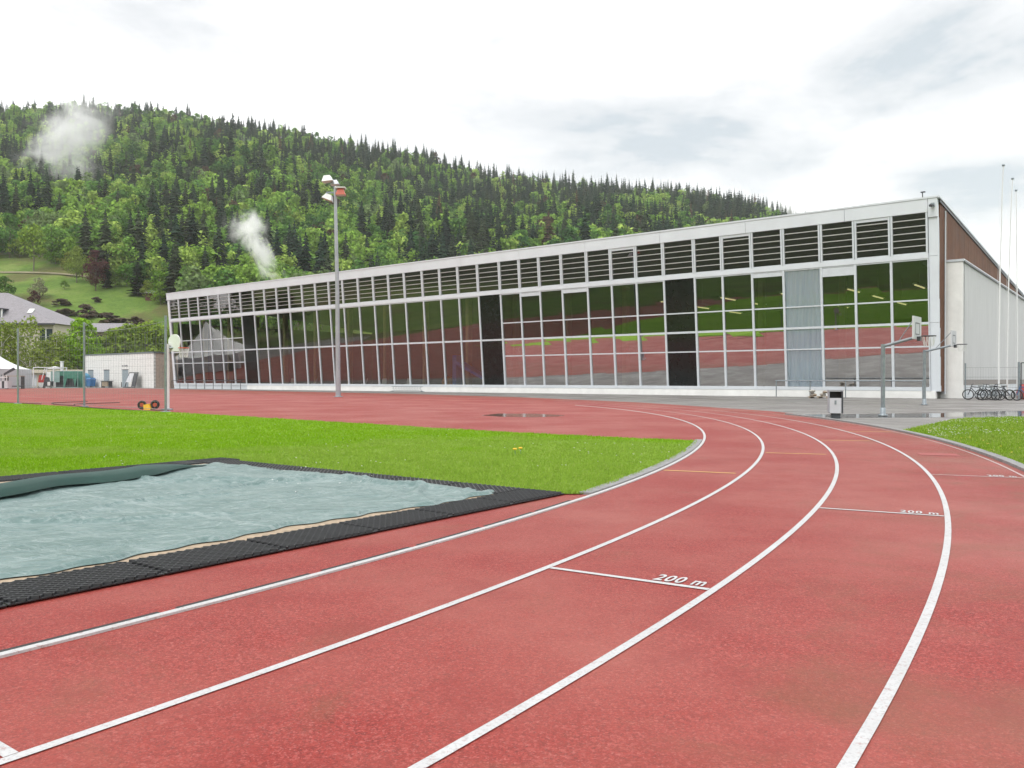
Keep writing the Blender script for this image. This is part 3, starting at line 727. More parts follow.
# plinth, sill, transom, fascia
mb = MB(); mb.box((0.3, -0.3, 0), (84.0, 0.16, 0.53)); mb.build('plinth', 'white_wall', H)
mb = MB(); mb.box((84.05, -0.3, 0), (102.6, 0.10, 0.55)); mb.build('rear_plinth', 'white_panel', H)
mb = MB(); slab(mb, 0.62, 102.6, 0.535, ZG0, -0.25, 0.14); mb.build('sill', 'white_panel', H)
mb = MB(); slab(mb, 0.62, 102.7, ZG1, ZL0, -0.2, 0.12); mb.build('transom', 'white_panel', H)
fs = [0.0, 0.61] + list(np.arange(6.2, 101, 7.62)) + [HALL_L]
for a, b in zip(fs[:-1], fs[1:]):
    mb = MB(); slab(mb, a + 0.012, b - 0.012, ZL1 if a > 0.5 else 12.55, ZT, -0.25, 0.16); mb.build('fascia_panel', 'white_panel', H)
for a, b in ((0.5, 5.3), (5.32, 9.9), (9.92, 12.53)):
    mb = MB(); slab(mb, 0.0, 0.60, a, b, -0.3, 0.05); mb.build('corner_pier', 'white_panel', H)
mb = MB(); slab(mb, 102.4, HALL_L, 0.5, ZL1 - 0.01, -0.3, 0.05); mb.build('end_pier', 'white_panel', H)
mb = MB(); slab(mb, 102.36, HALL_L, 0, 0.49, -0.3, 0.03); mb.build('end_pier_foot', 'white_panel', H)
MB().add([L_(0, ZT + 0.01, 0.2), L_(HALL_L, ZT + 0.01, 0.2), (HALL_L, -ROOF_D, ZT - ROOF_DROP), (0, -ROOF_D, ZT - ROOF_DROP),
          L_(0, ZT + 0.13, 0.2), L_(HALL_L, ZT + 0.13, 0.2), (HALL_L, -ROOF_D, ZT - ROOF_DROP + .12), (0, -ROOF_D, ZT - ROOF_DROP + .12)],
         [(3, 2, 1, 0), (4, 5, 6, 7), (0, 1, 5, 4), (1, 2, 6, 5), (2, 3, 7, 6), (3, 0, 4, 7)]).build('roof', 'white_panel', H)
# timber gable: vertical boards
mb = MB(); y0 = LEAN * ZT
y = 0.55
def roof_z(yy): return ZT - ROOF_DROP * (LEAN * ZT + 0.2 - yy) / (ROOF_D + LEAN * ZT + 0.2)
while y > -ROOF_D + 0.2:
    w = 0.165; off = random.choice([0.0, 0.004, 0.008])
    za = roof_z(y) - 0.22; zb = roof_z(y - w) - 0.22
    zlo = max(0.5, (y + 0.02) / LEAN)
    if zlo < za - 0.05: mb.hexa([(-0.02 - off, y, zlo), (-0.02 - off, y - w + 0.01, zlo), (0.2, y - w + 0.01, zlo), (0.2, y, zlo)], [(-0.02 - off, y, za), (-0.02 - off, y - w + 0.01, zb), (0.2, y - w + 0.01, zb), (0.2, y, za)])
    y -= w
mb.build('gable_boards', 'timber', H)
mb = MB()
mb.hexa([(-0.10, 0.9, roof_z(0.9) - 0.2), (0.25, 0.9, roof_z(0.9) - 0.2), (0.25, -ROOF_D, roof_z(-ROOF_D) - 0.2), (-0.10, -ROOF_D, roof_z(-ROOF_D) - 0.2)],
        [(-0.10, 0.9, roof_z(0.9) - 0.005), (0.25, 0.9, roof_z(0.9) - 0.005), (0.25, -ROOF_D, roof_z(-ROOF_D) - 0.005), (-0.10, -ROOF_D, roof_z(-ROOF_D) - 0.005)])
mb.build('verge_trim', 'dark_steel', H)
mb = MB()
mb.hexa([(-0.16, 1.3, roof_z(1.3) + 0.0), (0.0, 1.3, roof_z(1.3) + 0.0), (0.0, -ROOF_D, roof_z(-ROOF_D)), (-0.16, -ROOF_D, roof_z(-ROOF_D))],
        [(-0.16, 1.3, roof_z(1.3) + 0.16), (0.0, 1.3, roof_z(1.3) + 0.16), (0.0, -ROOF_D, roof_z(-ROOF_D) + .16), (-0.16, -ROOF_D, roof_z(-ROOF_D) + .16)])
mb.build('roof_edge', 'frame', H)
MB().tube([(-0.10, -0.75, 0.3), (-0.10, -0.75, 13.2)], 0.05, 8).build('downpipe', 'frame', H)
# interior shell
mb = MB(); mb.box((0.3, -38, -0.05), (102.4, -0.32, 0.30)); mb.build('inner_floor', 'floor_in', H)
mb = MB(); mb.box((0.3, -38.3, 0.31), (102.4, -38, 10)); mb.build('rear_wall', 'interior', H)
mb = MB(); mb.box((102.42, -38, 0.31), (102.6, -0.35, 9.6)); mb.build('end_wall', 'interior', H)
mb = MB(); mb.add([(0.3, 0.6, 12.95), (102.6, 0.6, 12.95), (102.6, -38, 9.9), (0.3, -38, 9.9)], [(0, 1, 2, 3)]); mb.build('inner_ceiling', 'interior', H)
for s in np.arange(7.2, 101, 6.5):
    mb = MB(); mb.box((s, -2.6, 0.31), (s + 0.42, -2.0, 9.9)); mb.build('inner_column', 'tan_column', H)
# glazing bays
for i in range(39):
    a, b = b_[i], b_[i + 1]
    black = i in (7, 15, 31)
    four = i < 15 or i > 31
    mw = 0.085
    mb = MB()
    slab(mb, a + 0.001, a + mw, ZG0, ZG1, -0.10, 0.10); slab(mb, b - mw, b - 0.001, ZG0, ZG1, -0.10, 0.10)
    bars = [5.28] if not four else [3.65, 5.28, 6.9]
    for z in bars:
        t = 0.085 if (z == 5.28) else 0.05
        slab(mb, a + mw + 0.001, b - mw - 0.001, z - t, z + t, -0.08, 0.075)
    if not black: slab(mb, a + mw + 0.001, b - mw - 0.001, ZG1 - 0.10, ZG1 - 0.001, -0.08, 0.07)
    if i in (4, 11, 13): slab(mb, a + mw + 0.002, b - mw - 0.002, ZG1 - 0.42, ZG1 - 0.12, -0.08, 0.085)
    if i == 2: slab(mb, a + mw + 0.002, b - mw - 0.002, ZG1 - 0.75, ZG1 - 0.12, -0.08, 0.06)
    lab = 'glazing bay filled with a black panel' if black else None
    f = mb.build('window', 'frame', H, label=lab)
    zs = [ZG0] + bars + [ZG1]
    q = MB(); ql = MB()
    for z0, z1 in zip(zs[:-1], zs[1:]):
        t = ql if (z1 <= 5.3 and four and i < 15) else q
        j = random.uniform(-0.006, 0.006)
        t.add([L_(a + 0.03, z0, j), L_(a + 0.03, z1, j + random.uniform(-0.007, 0.007)), L_(b - 0.03, z1, j + random.uniform(-0.007, 0.007)), L_(b - 0.03, z0, j)], [(0, 1, 2, 3)])
    if black: q.v += ql.v; q2 = MB(); slab(q2, a + 0.03, b - 0.03, ZG0, ZG1, -0.04, 0.0); q2.build('dark_pane', 'black_panel', f)
    else:
        if ql.f: ql.build('lower_pane', 'glass_low', f)
        q.build('pane', 'glass' if i < 15 else 'glass_dim', f)
# louvre band: framed panels with five glass blades each
for i in range(39):
    a, b = b_[i], b_[i + 1]
    mb = MB()
    a2, b2 = a + 0.02, b - 0.02
    slab(mb, a2, a2 + 0.13, ZL0 + 0.001, ZL1 - 0.001, -0.12, 0.13); slab(mb, b2 - 0.13, b2, ZL0 + 0.001, ZL1 - 0.001, -0.12, 0.13)
    slab(mb, a2 + 0.131, b2 - 0.131, ZL0 + 0.003, ZL0 + 0.10, -0.1, 0.08)
    if i in (1, 5, 9): slab(mb, a2 + 0.131, b2 - 0.131, ZL1 - 0.22, ZL1 - 0.003, -0.1, 0.1)
    f = mb.build('louvre_window', 'frame', H)
    sl = MB(); gp = MB()
    for k in range(5):
        z = ZL0 + 0.10 + (k + 1) * 0.455
        slab(sl, a2 + 0.132, b2 - 0.132, z - 0.026, z + 0.026, 0.05, 0.16 + random.uniform(-0.01, 0.01))
    for k in range(6):
        z0 = ZL0 + 0.10 + k * 0.455; z1 = min(z0 + 0.455, ZL1)
        gp.add([L_(a2 + 0.1, z0, 0.06), L_(a2 + 0.1, z1, 0.03), L_(b2 - 0.1, z1, 0.03), L_(b2 - 0.1, z0, 0.06)], [(0, 1, 2, 3)])
    sl.build('louvre_blade', 'slat', f); gp.build('louvre_glass', 'glass_louvre', f)

# curtain drawn behind the glass (fourth bay from the corner)
mb = MB(); nn = 60; a, b = b_[3] + 0.07, b_[4] - 0.06
vs = []
for k in range(nn + 1):
    s = a + (b - a) * k / nn; o_ = 0.02 * sin(k * 1.1) + 0.022 * sin(k * 0.43 + 1)
    vs += [hall(s, -(LEAN * 0.8 - 0.13 + o_) , 0.8), hall(s, -(LEAN * ZG1 - 0.13 + o_), ZG1)]
mb.add(vs, [(2 * k, 2 * k + 2, 2 * k + 3, 2 * k + 1) for k in range(nn)], True)
# the curtain is real cloth just inside: its bay is clear glass
cur = mb.build('curtain', 'curtain', label='pale blue full height curtain hanging behind one bay of the hall glass', cat='curtain')
M['glass_clear'] = mat_glass('clear_glazing', 0.04, (0.9, 0.9, 0.9), (0.98, 0.99, 1.0))
for o in [x for x in bpy.data.objects if x.name.startswith(('pane', 'lower_pane'))]:
    s_ = np.mean([v.co.x for v in o.data.vertices])
    if b_[3] < s_ < b_[4]: o.data.materials[0] = M['glass_clear']

# lit strip lights under the hall ceiling
first_l = None
spots = [(s, -n) for n in (7, 14, 22) for s in (3, 8, 13.5, 19, 25)]
words = {7: 'nearest row', 14: 'middle row', 22: 'farthest row'}
order = ['first', 'second', 'third', 'fourth', 'fifth']
for q, (s, yy) in enumerate(spots):
    x, y, _ = hall(s, -yy)
    lab = 'yellowish strip light inside the hall, %s from gable, %s' % (order[q % 5], words[-yy])
    t = empty('strip_light', (x, y, 8.6), HR, lab, 'ceiling light', 'strip lights in the hall')
    MB().box((-0.16, -1.6, 0.09), (0.16, 1.6, 0.20)).build('housing', 'white_plastic', t)
    MB().tube([(0, -1.5, 0.05), (0, 1.5, 0.05)], 0.06, 8).build('tube', 'tube', t)
    MB().tube([(0, 0, 0.2), (0, 0, 2.6)], 0.012, 5).build('hanger', 'steel', t)
# blue gym slide with orange ball behind the glass
x, y, _ = hall(44.6, 1.3)
t = empty('gym_slide', (x, y, 0.3), HR, 'blue padded gym slide standing behind the hall glass', 'slide')
mb = MB(); mb.prism([(-3.4, -0.6), (2.8, -0.6), (2.8, 0.6), (-3.4, 0.6)], 0, 0.25); mb.build('base', 'slide_blue', t)
mb = MB(); mb.hexa([(-3.2, -0.55, 0.26), (2.2, -0.55, 2.6), (2.2, 0.55, 2.6), (-3.2, 0.55, 0.26)], [(-3.2, -0.55, 0.55), (2.2, -0.55, 3.0), (2.2, 0.55, 3.0), (-3.2, 0.55, 0.55)]); mb.build('ramp', 'slide_blue', t)
mb = MB(); mb.box((2.21, -0.55, 0.26), (2.75, 0.55, 3.6)); mb.build('tower', 'slide_blue', t)
x, y, _ = hall(48.4, 1.2)
mb = MB(); mb.lathe([(0.7 * sin(a), -0.7 * cos(a)) for a in np.linspace(0.01, pi - 0.01, 14)], (x, y, 1.0), 20); mb.build('gym_ball', 'slide_orange', label='big orange gym ball beside the blue slide', cat='ball')
# white chairs along the glass
order2 = ['rightmost', 'second from right', 'third from right', 'fourth from right', 'fifth from right', 'leftmost']
chair = None
for q, s in enumerate((54.5, 58.6, 62.0, 67.5, 71.5, 75.8)):
    x, y, _ = hall(s, 1.1)
    lab = 'pale plastic chair just inside the hall glass, %s of its row' % order2[q]
    if chair is None:
        chair = empty('plastic_chair', (x, y, 0.3), HR + 0.4, lab, 'chair', 'pale chairs behind the glass')
        MB().box((-0.28, -0.28, 0.50), (0.28, 0.28, 0.56)).build('seat', 'white_plastic', chair)
        MB().hexa([(-0.28, -0.30, 0.565), (0.28, -0.30, 0.565), (0.28, -0.24, 0.565), (-0.28, -0.24, 0.565)], [(-0.26, -0.46, 1.15), (0.26, -0.46, 1.15), (0.26, -0.41, 1.15), (-0.26, -0.41, 1.15)]).build('backrest', 'white_plastic', chair)
        for sx in (-1, 1):
            for sy in (-1, 1): MB().tube([(sx * 0.25, sy * 0.25, 0.5), (sx * 0.3, sy * 0.3, 0)], 0.03, 6).build('leg', 'white_plastic', chair)
    else:
        c = copy_tree(chair); c.location = (x, y, 0.3); c.rotation_euler = (0, 0, HR + random.uniform(-0.8, 0.8)); c['label'] = lab

# roof devices at the hall corner
t = empty('security_camera', (*hall(0.28, -LEAN * ZT - 0.2)[:2], 13.25), HR, 'small grey camera mounted on the white fascia at the hall corner', 'camera')
MB().box((-0.12, 0.0, -0.05), (0.12, 0.08, 0.22)).build('bracket', 'steel', t); MB().tube([(0, 0.09, 0.05), (0.05, 0.45, -0.02)], 0.1, 10).build('body', 'dark_steel', t)
t = empty('roof_sensor', (*hall(0.95, -LEAN * ZT - 0.05)[:2], ZT + 0.12), HR, 'tiny dark sensor mast standing on the roof edge near the corner', 'sensor')
MB().tube([(0, 0, 0), (0, 0, 0.35)], 0.035, 6).build('mast', 'dark_steel', t); MB().box((-0.18, -0.06, 0.35), (0.12, 0.06, 0.43)).build('head', 'dark_steel', t)

# annex to the right of the gable
AX = np.array([31.66, 58.25])
A = empty('annex_building', (AX[0], AX[1], 0), HR, 'lower annex with white end face and grey ribbed sheet side wall', 'annex')
AL, AT, ATD = 44.0, 9.78, 1.0
def azt(y): return AT + ATD * y / AL
mb = MB(); mb.box((0.0, -0.35, 0.95), (1.9, 0, AT - 0.14)); mb.build('end_wall', 'white_wall', A)
mb = MB(); mb.box((-0.02, -0.36, 0), (2.0, 0.03, 0.945)); mb.build('end_plinth', 'white_wall', A)
mb = MB(); y = -0.36
while y > -AL:
    w = 0.30
    for (ya, yb, xo) in ((y, y - w * 0.42, -0.03), (y - w * 0.42, y - w * 0.5, None), (y - w * 0.5, y - w * 0.92, 0.012), (y - w * 0.92, y - w, None)):
        if xo is None: xa, xb = ((-0.03, 0.012) if ya == y - w * 0.42 else (0.012, -0.03))
        else: xa = xb = xo
        mb.add([(xa, ya, 1.32), (xb, yb, 1.32), (xb, yb, azt(yb) - 0.12), (xa, ya, azt(ya) - 0.12)], [(0, 1, 2, 3)])
    y -= w
mb.build('side_cladding', 'sheet', A)
MB().box((0.02, -AL, 0), (0.3, -0.37, 0.93)).build('side_plinth', 'white_panel', A)
MB().box((-0.01, -AL, 0.935), (0.3, -0.37, 1.31)).build('side_band', 'gravel', A)
mb = MB(); mb.hexa([(-0.09, 0.06, azt(0) - 0.13), (2.6, 0.06, azt(0) - 0.13), (2.6, -AL, azt(-AL) - 0.13), (-0.09, -AL, azt(-AL) - 0.13)],
                   [(-0.09, 0.06, azt(0) + 0.03), (2.6, 0.06, azt(0) + 0.03), (2.6, -AL, azt(-AL) + 0.03), (-0.09, -AL, azt(-AL) + 0.03)]); mb.build('roof', 'frame', A)
mb = MB(); mb.hexa([(-0.12, 0.0, azt(0) - 0.2), (-0.092, 0.0, azt(0) - 0.2), (-0.092, -AL, azt(-AL) - 0.2), (-0.12, -AL, azt(-AL) - 0.2)],
                   [(-0.12, 0.0, azt(0) - 0.06), (-0.092, 0.0, azt(0) - 0.06), (-0.092, -AL, azt(-AL) - 0.06), (-0.12, -AL, azt(-AL) - 0.06)]); mb.build('roof_trim', 'dark_steel', A)

# ------------------------------------------------------------------ street furniture by the hall
def railing(name, s0, s1, n, nposts, h, label, rails=(1.0, 0.5), mat='steel'):
    x, y, _ = hall(s0, n); t = empty(name, (x, y, 0), HR, label, 'railing'); L = s1 - s0
    for k in range(nposts):
        q = L * k / (nposts - 1); MB().tube([(q, 0, 0), (q, 0, h - 0.045)], 0.04, 8).build('post', mat, t)
    for r_ in rails:
        MB().tube([(-0.05, 0, h * r_), (L + 0.05, 0, h * r_)], 0.045 if r_ == 1.0 else 0.025, 8).build('rail', mat, t)
    return t
railing('railing', 0.9, 11.3, -1.2, 5, 1.25, 'grey steel railing in front of the hall beside the litter bin', rails=(1.0,))
railing('railing', 84.4, 102.0, -0.9, 9, 1.15, 'dark railing along the far left end of the hall front', rails=(1.0,), mat='dark_steel')

# litter bin
t = empty('litter_bin', (11.3, 29.0, 0), -0.25, 'grey steel litter bin with dark rain hood beside the track kerb', 'litter bin')
MB().box((-0.13, -0.10, 0), (0.17, 0.16, 0.17)).build('foot', 'dark_steel', t)
mb = MB(); mb.box((-0.19, -0.16, 0.17), (0.19, -0.14, 0.70)); mb.build('front_panel', 'tent_side', t)
MB().box((0.192, -0.17, 0.16), (0.25, 0.22, 0.93)).build('side_panel', 'dark_steel', t); MB().box((-0.225, -0.165, 0.20), (-0.195, 0.2, 0.93)).build('side_panel', 'pole', t)
MB().box((-0.19, -0.138, 0.17), (0.19, 0.2, 0.69)).build('liner', 'dark_steel', t)
mb = MB(); mb.box((-0.19, 0.02, 0.70), (0.19, 0.2, 0.925)); mb.build('inner_back', 'tyre', t)
mb = MB(); mb.prism([(-0.24, -0.19), (0.26, -0.19), (0.26, 0.24), (-0.24, 0.24)], 0.935, 0.985); mb.build('hood', 'pole', t)
mb = MB(); mb.box((-0.035, -0.166, 0.48), (0.03, -0.161, 0.62)); mb.build('sticker', 'steel', t)

# basketball hoops with cantilever arms
def hoop(name, x, y, rz, label, h=2.65, arm=1.35, grp=None):
    t = empty(name, (x, y, 0), rz, label, 'basketball hoop', grp)
    MB().tube([(0, 0, 0.02), (0, 0, h)], 0.075, 10).build('post', 'steel', t)
    mb = MB(); mb.lathe([(0.001, 0.0), (0.17, 0.0), (0.17, 0.05), (0.10, 0.07), (0.10, 0.30), (0.076, 0.31)], (0, 0, 0), 12); mb.build('foot', 'steel', t)
    MB().tube([(0, 0, h - 0.08), (arm, 0, h + 0.22)], 0.055, 8).build('arm', 'steel', t)
    MB().tube([(0.5, 0.0, h + 0.03), (arm - 0.03, 0.0, h + 0.95)], 0.018, 6).build('strut', 'steel', t)
    mb = MB(); mb.box((arm, -0.56, h + 0.14), (arm + 0.05, 0.56, h + 0.96)); bd = mb.build('backboard', 'tent_side', t)
    mb = MB()
    for (a, b, c, d) in ((-0.3, 0.3, 0.30, 0.34), (-0.3, 0.3, 0.70, 0.74), (-0.3, -0.26, 0.341, 0.699), (0.26, 0.3, 0.341, 0.699)): mb.box((arm + 0.051, a, h + c), (arm + 0.056, b, h + d))
    mb.build('target_frame', 'dark_steel', bd)
    MB().box((arm + 0.051, -0.1, h + 0.08), (arm + 0.17, 0.1, h + 0.24)).build('bracket', 'dark_steel', t)
    mb = MB(); mb.torus((arm + 0.42, 0, h + 0.25), 0.235, 0.018, 'z', 20, 6); rg = mb.build('rim', 'dark_steel', t)
    mb = MB()
    for k in range(12):
        a = 2 * pi * k / 12; b2 = a + 0.26
        mb.tube([(arm + .42 + .23 * cos(a), .23 * sin(a), h + .24), (arm + .42 + .15 * cos(b2), .15 * sin(b2), h - .12)], 0.005, 4, False)
        mb.tube([(arm + .42 + .23 * cos(a), .23 * sin(a), h + .24), (arm + .42 + .15 * cos(a - .26), .15 * sin(a - .26), h - .12)], 0.005, 4, False)
    mb.build('net', 'white_plastic', rg)
    return t
hz = atan2(-0.63, 0.777)
hoop('basketball_hoop', 13.68, 30.57, hz, 'grey cantilever basketball hoop standing in the puddle near the litter bin', arm=1.12, grp='grey basketball hoops')
hoop('basketball_hoop', 21.74, 43.7, hz, 'grey cantilever basketball hoop between the hall railing and the white annex', h=2.9, grp='grey basketball hoops')

# hoop at the left with fan-shaped white board
t = empty('basketball_hoop', (-15.1, 36.3, 0), radians(15), 'white fan shaped basketball board with orange rim on the left fence post', 'basketball hoop')
MB().tube([(0, 0, 0), (0, 0, 2.9)], 0.10, 10).build('post', 'white_pole', t)
MB().lathe([(0.001, 0), (0.25, 0), (0.25, 0.06), (0.1, 0.08)], (0, 0, 0), 12).build('foot', 'steel', t)
pts = []
for k in range(21):
    a = pi * k / 20; pts.append((0.45 * cos(a) * (1.0), 0.45 * sin(a)))
prof = [(-0.20, 2.58), (0.20, 2.58), (0.27, 2.95)] + [(0.27 * cos(a), 3.0 + 0.33 * sin(a)) for a in np.linspace(0.1, pi - 0.1, 14)] + [(-0.27, 2.95)]
mb = MB(); n = len(prof)
mb.add([(0.30 + px, -0.10 - px * 0.9, pz) for px, pz in prof] + [(0.33 + px, -0.05 - px * 0.9, pz) for px, pz in prof], [tuple(range(n)), tuple(range(n, 2 * n))[::-1]] + [(i, n + i, n + (i + 1) % n, (i + 1) % n) for i in range(n)])
mb.build('backboard', 'white_plastic', t)
MB().tube([(0, 0, 2.7), (0.35, -0.03, 2.75)], 0.05, 6).build('arm', 'steel', t)
mb = MB(); mb.torus((0.72, -0.36, 2.72), 0.22, 0.018, 'z', 20, 6); rg = mb.build('rim', 'orange', t)
mb = MB()
for k in range(12):
    a = 2 * pi * k / 12
    for sgn in (1, -1): mb.tube([(.72 + .22 * cos(a), -.36 + .22 * sin(a), 2.71), (.72 + .15 * cos(a + sgn * .26), -.36 + .15 * sin(a + sgn * .26), 2.3)], 0.006, 4, False)
mb.build('net', 'white_plastic', rg)

# ball-stop net on three posts
P3 = [np.array([-27.11, 45.5]), np.array([-20.95, 40.6]), np.array([-14.14, 33.85])]
t = empty('net_fence', (-14.14, 33.85, 0), 0, 'ball stop net on three tall grey posts at the infield edge', 'net fence')
for i, p in enumerate(P3):
    q = p - P3[2]; mb = MB(); mb.tube([(q[0], q[1], 0), (q[0], q[1], 4.15 if i != 2 else 3.95)], 0.055, 8); mb.lathe([(0.001, 0), (0.2, 0), (0.2, 0.04), (0.056, 0.05)], (q[0], q[1], 0.01), 10); mb.build('post', 'steel', t)
mb = MB()
def netpt(i, f, z):
    q = P3[i] + (P3[i + 1] - P3[i]) * f - P3[2]; sag = 0.14 * sin(pi * f)
    return (q[0] + 0.2 * sin(f * 9 + z) * 0.15, q[1], z - (sag if z > 3 else 0))
for i in (0, 1):
    for z in np.arange(0.12, 3.9, 0.30): mb.tube([netpt(i, f, z) for f in np.linspace(0, 1, 9)], 0.0035 if z > 0.2 and z < 3.7 else 0.012, 3, False)
    L = np.linalg.norm(P3[i + 1] - P3[i])
    for f in np.arange(0, 1, 0.30 / L): mb.tube([netpt(i, f, 0.12), netpt(i, f, 2.2), netpt(i, f, 3.8)], 0.0035, 3, False)
mb.build('netting', 'cable', t)
mb = MB()
for (a, b) in (((-34, 52), (-25.5, 44.9)), ((-24.7, 44.6), (-15.8, 35.4)), ((-25.6, 50), (-25.0, 45.2)), ((-22.5, 47.5), (-22.8, 43.2))):
    pts = [(a[0] + (b[0] - a[0]) * f + 0.25 * sin(f * 6.3) - P3[2][0], a[1] + (b[1] - a[1]) * f - 0.9 * sin(pi * f) - P3[2][1], 0.02 + 0.04 * sin(pi * f)) for f in np.linspace(0, 1, 12)]
    mb.tube(pts, 0.022, 5)
mb.build('bottom_rope', 'cable_dark', t)

# yellow hand trolley with two wheels
t = empty('hand_trolley', (-15.75, 35.9, 0), 0.12, 'small yellow trolley with two black wheels lying by the left fence', 'trolley')
for sx in (-0.26, 0.28):
    mb = MB(); mb.torus((sx, 0, 0.24 + (0.02 if sx > 0 else 0)), 0.135, 0.06, 'y', 24, 8); w = mb.build('wheel', 'tyre', t)
    mb = MB(); mb.tube([(sx, -0.05, 0.25), (sx, 0.05, 0.25)], 0.085, 14); mb.build('hub', 'rust_red', w)
mb = MB(); mb.hexa([(-0.14, -0.2, 0.05), (0.16, -0.2, 0.03), (0.16, 0.2, 0.03), (-0.14, 0.2, 0.05)], [(-0.16, -0.16, 0.25), (0.08, -0.16, 0.30), (0.08, 0.16, 0.30), (-0.16, 0.16, 0.25)]); mb.build('bucket', 'yellow', t)
MB().tube([(-0.3, 0, 0.24), (0.32, 0, 0.26)], 0.025, 6).build('axle', 'dark_steel', t)
MB().tube([(0.05, -0.1, 0.06), (0.5, -0.5, 0.03), (1.0, -0.5, 0.03)], 0.02, 6).build('handle', 'dark_steel', t)

# floodlight mast
t = empty('floodlight_mast', (-13.29, 63.4, 0), 0, 'tall grey floodlight mast with four lamp heads in front of the hall', 'floodlight mast')
MB().tube([(0, 0, 0), (-0.06, 0, 8), (-0.22, 0, 16.1)], 0.20, 12, True, 0.11).build('pole', 'pole', t)
MB().lathe([(0.001, 0), (0.36, 0), (0.36, 0.05), (0.19, 0.07)], (0, 0, 0), 14).build('base_plate', 'steel', t)
MB().box((-0.9, -0.05, 15.55), (0.35, 0.05, 15.67)).build('cross_arm', 'steel', t)
def lamp(c, tilt, w, h, d, mat, dirx):
    mb = MB(); a = tilt
    prof = [(-w, -d, -h * .3), (w, -d, -h * .3), (w, d, -h * .3), (-w, d, -h * .3)], [(-w * .55, -d * .6, h), (w * .55, -d * .6, h), (w * .55, d * .6, h), (-w * .55, d * .6, h)]
    def rot(p): return (c[0] + p[0] * cos(a) - p[2] * sin(a), c[1] + p[1], c[2] + p[0] * sin(a) + p[2] * cos(a))
    mb.hexa([rot(p) for p in prof[0]], [rot(p) for p in prof[1]]); o = mb.build('lamp_head', mat, t)
    mb = MB(); mb.hexa([rot((-w * .9, -d * .9, -h * .36)), rot((w * .9, -d * .9, -h * .36)), rot((w * .9, d * .9, -h * .36)), rot((-w * .9, d * .9, -h * .36))],
                       [rot((-w * .9, -d * .9, -h * .305)), rot((w * .9, -d * .9, -h * .305)), rot((w * .9, d * .9, -h * .305)), rot((-w * .9, d * .9, -h * .305))]); mb.build('lamp_glass', 'white_plastic', o)
lamp((-0.78, 0, 16.55), 0.12, 0.42, 0.34, 0.35, 'white_pole', 1)
lamp((-0.78, 0, 15.15), -0.35, 0.40, 0.32, 0.35, 'white_pole', 1)
lamp((0.28, -0.3, 15.45), 0.0, 0.36, 0.36, 0.3, 'rust_red', 1)
lamp((-0.30, 0.3, 16.35), 0.1, 0.34, 0.26, 0.3, 'pole', 1)
MB().box((-0.1, -0.62, 15.85), (0.64, 0.02, 15.93)).build('lamp_cover', 'white_pole', t)

# flag poles
for i, (x, y, lab) in enumerate(((31.7, 54.0, 'white flagpole nearest the bikes, leftmost and tallest looking of three'), (34.4, 57.6, 'white flagpole in the middle of the three beside the annex'), (37.3, 61.2, 'white flagpole farthest along the annex, rightmost of three'))):
    t = empty('flagpole', (x, y, 0), 0, lab, 'flagpole', 'flagpoles beside the annex'); k = y / 54.0
    pts = [((0.0011, 0.0014, -0.0006)[i] * z * z + 0.012 * sin(z * 1.3 + i), 0, z) for z in np.linspace(0, 15.2, 12)]
    MB().tube(pts, 0.06, 8, True, 0.03).build('pole', 'white_pole', t)
    e = pts[-1]; MB().lathe([(0.001, -0.1), (0.09, -0.05), (0.09, 0.04), (0.001, 0.08)], (e[0], 0, e[2] + 0.08), 10).build('finial', 'steel', t)
    MB().tube([(p[0] - 0.13, 0, p[2]) for p in pts[1:]], 0.008, 4).build('halyard', 'white_pole', t)

# ------------------------------------------------------------------ bicycles, wire fence and the rest by the annex
def make_bike():
    t = empty('bicycle', (0, 0, 0), 0)
    for sx in (-0.52, 0.52):
        mb = MB(); mb.torus((sx, 0, 0.34), 0.32, 0.032, 'y', 28, 6); w = mb.build('wheel', 'tyre', t)
        mb = MB()
        for k in range(14):
            a = 2 * pi * k / 14; mb.tube([(sx, 0.02 * (-1) ** k, 0.34), (sx + .30 * cos(a), 0, .34 + .30 * sin(a))], 0.0035, 3, False)
        mb.tube([(sx, -0.04, .34), (sx, .04, .34)], 0.025, 8); mb.build('spokes', 'steel', w)
    mb = MB()
    for a, b in (((-0.52, 0, .34), (-0.06, 0, .30)), ((-0.52, 0, .34), (-0.16, 0, .80)), ((-0.06, 0, .30), (-0.18, 0, .86)), ((-0.06, 0, .30), (0.34, 0, .78)), ((-0.16, 0, .80), (0.33, 0, .88)), ((0.31, 0, .95), (0.40, 0, .66)), ((0.40, 0, .66), (0.52, 0, .34))):
        mb.tube([a, b], 0.03, 6)
    mb.build('frame', 'bike_paint', t)
    mb = MB(); mb.tube([(0.31, 0, .95), (0.29, 0, 1.02)], 0.016, 6); mb.tube([(0.22, -0.30, 1.03), (0.30, -0.12, 1.03), (0.30, 0.12, 1.03), (0.22, 0.30, 1.03)], 0.014, 6); mb.build('handlebar', 'dark_steel', t)
    mb = MB(); mb.hexa([(-0.32, -0.08, .88), (-0.05, -0.03, .88), (-0.05, 0.03, .88), (-0.32, 0.08, .88)], [(-0.32, -0.09, .94), (-0.04, -0.02, .93), (-0.04, 0.02, .93), (-0.32, 0.09, .94)]); mb.build('saddle', 'tyre', t)
    mb = MB(); mb.torus((-0.06, 0.03, .30), 0.085, 0.008, 'y', 16, 4); mb.tube([(-0.06, 0.05, .30), (0.06, 0.06, .17)], 0.012, 5); mb.tube([(-0.06, -0.05, .30), (-0.18, -0.06, .43)], 0.012, 5); mb.build('crank', 'dark_steel', t)
    return t
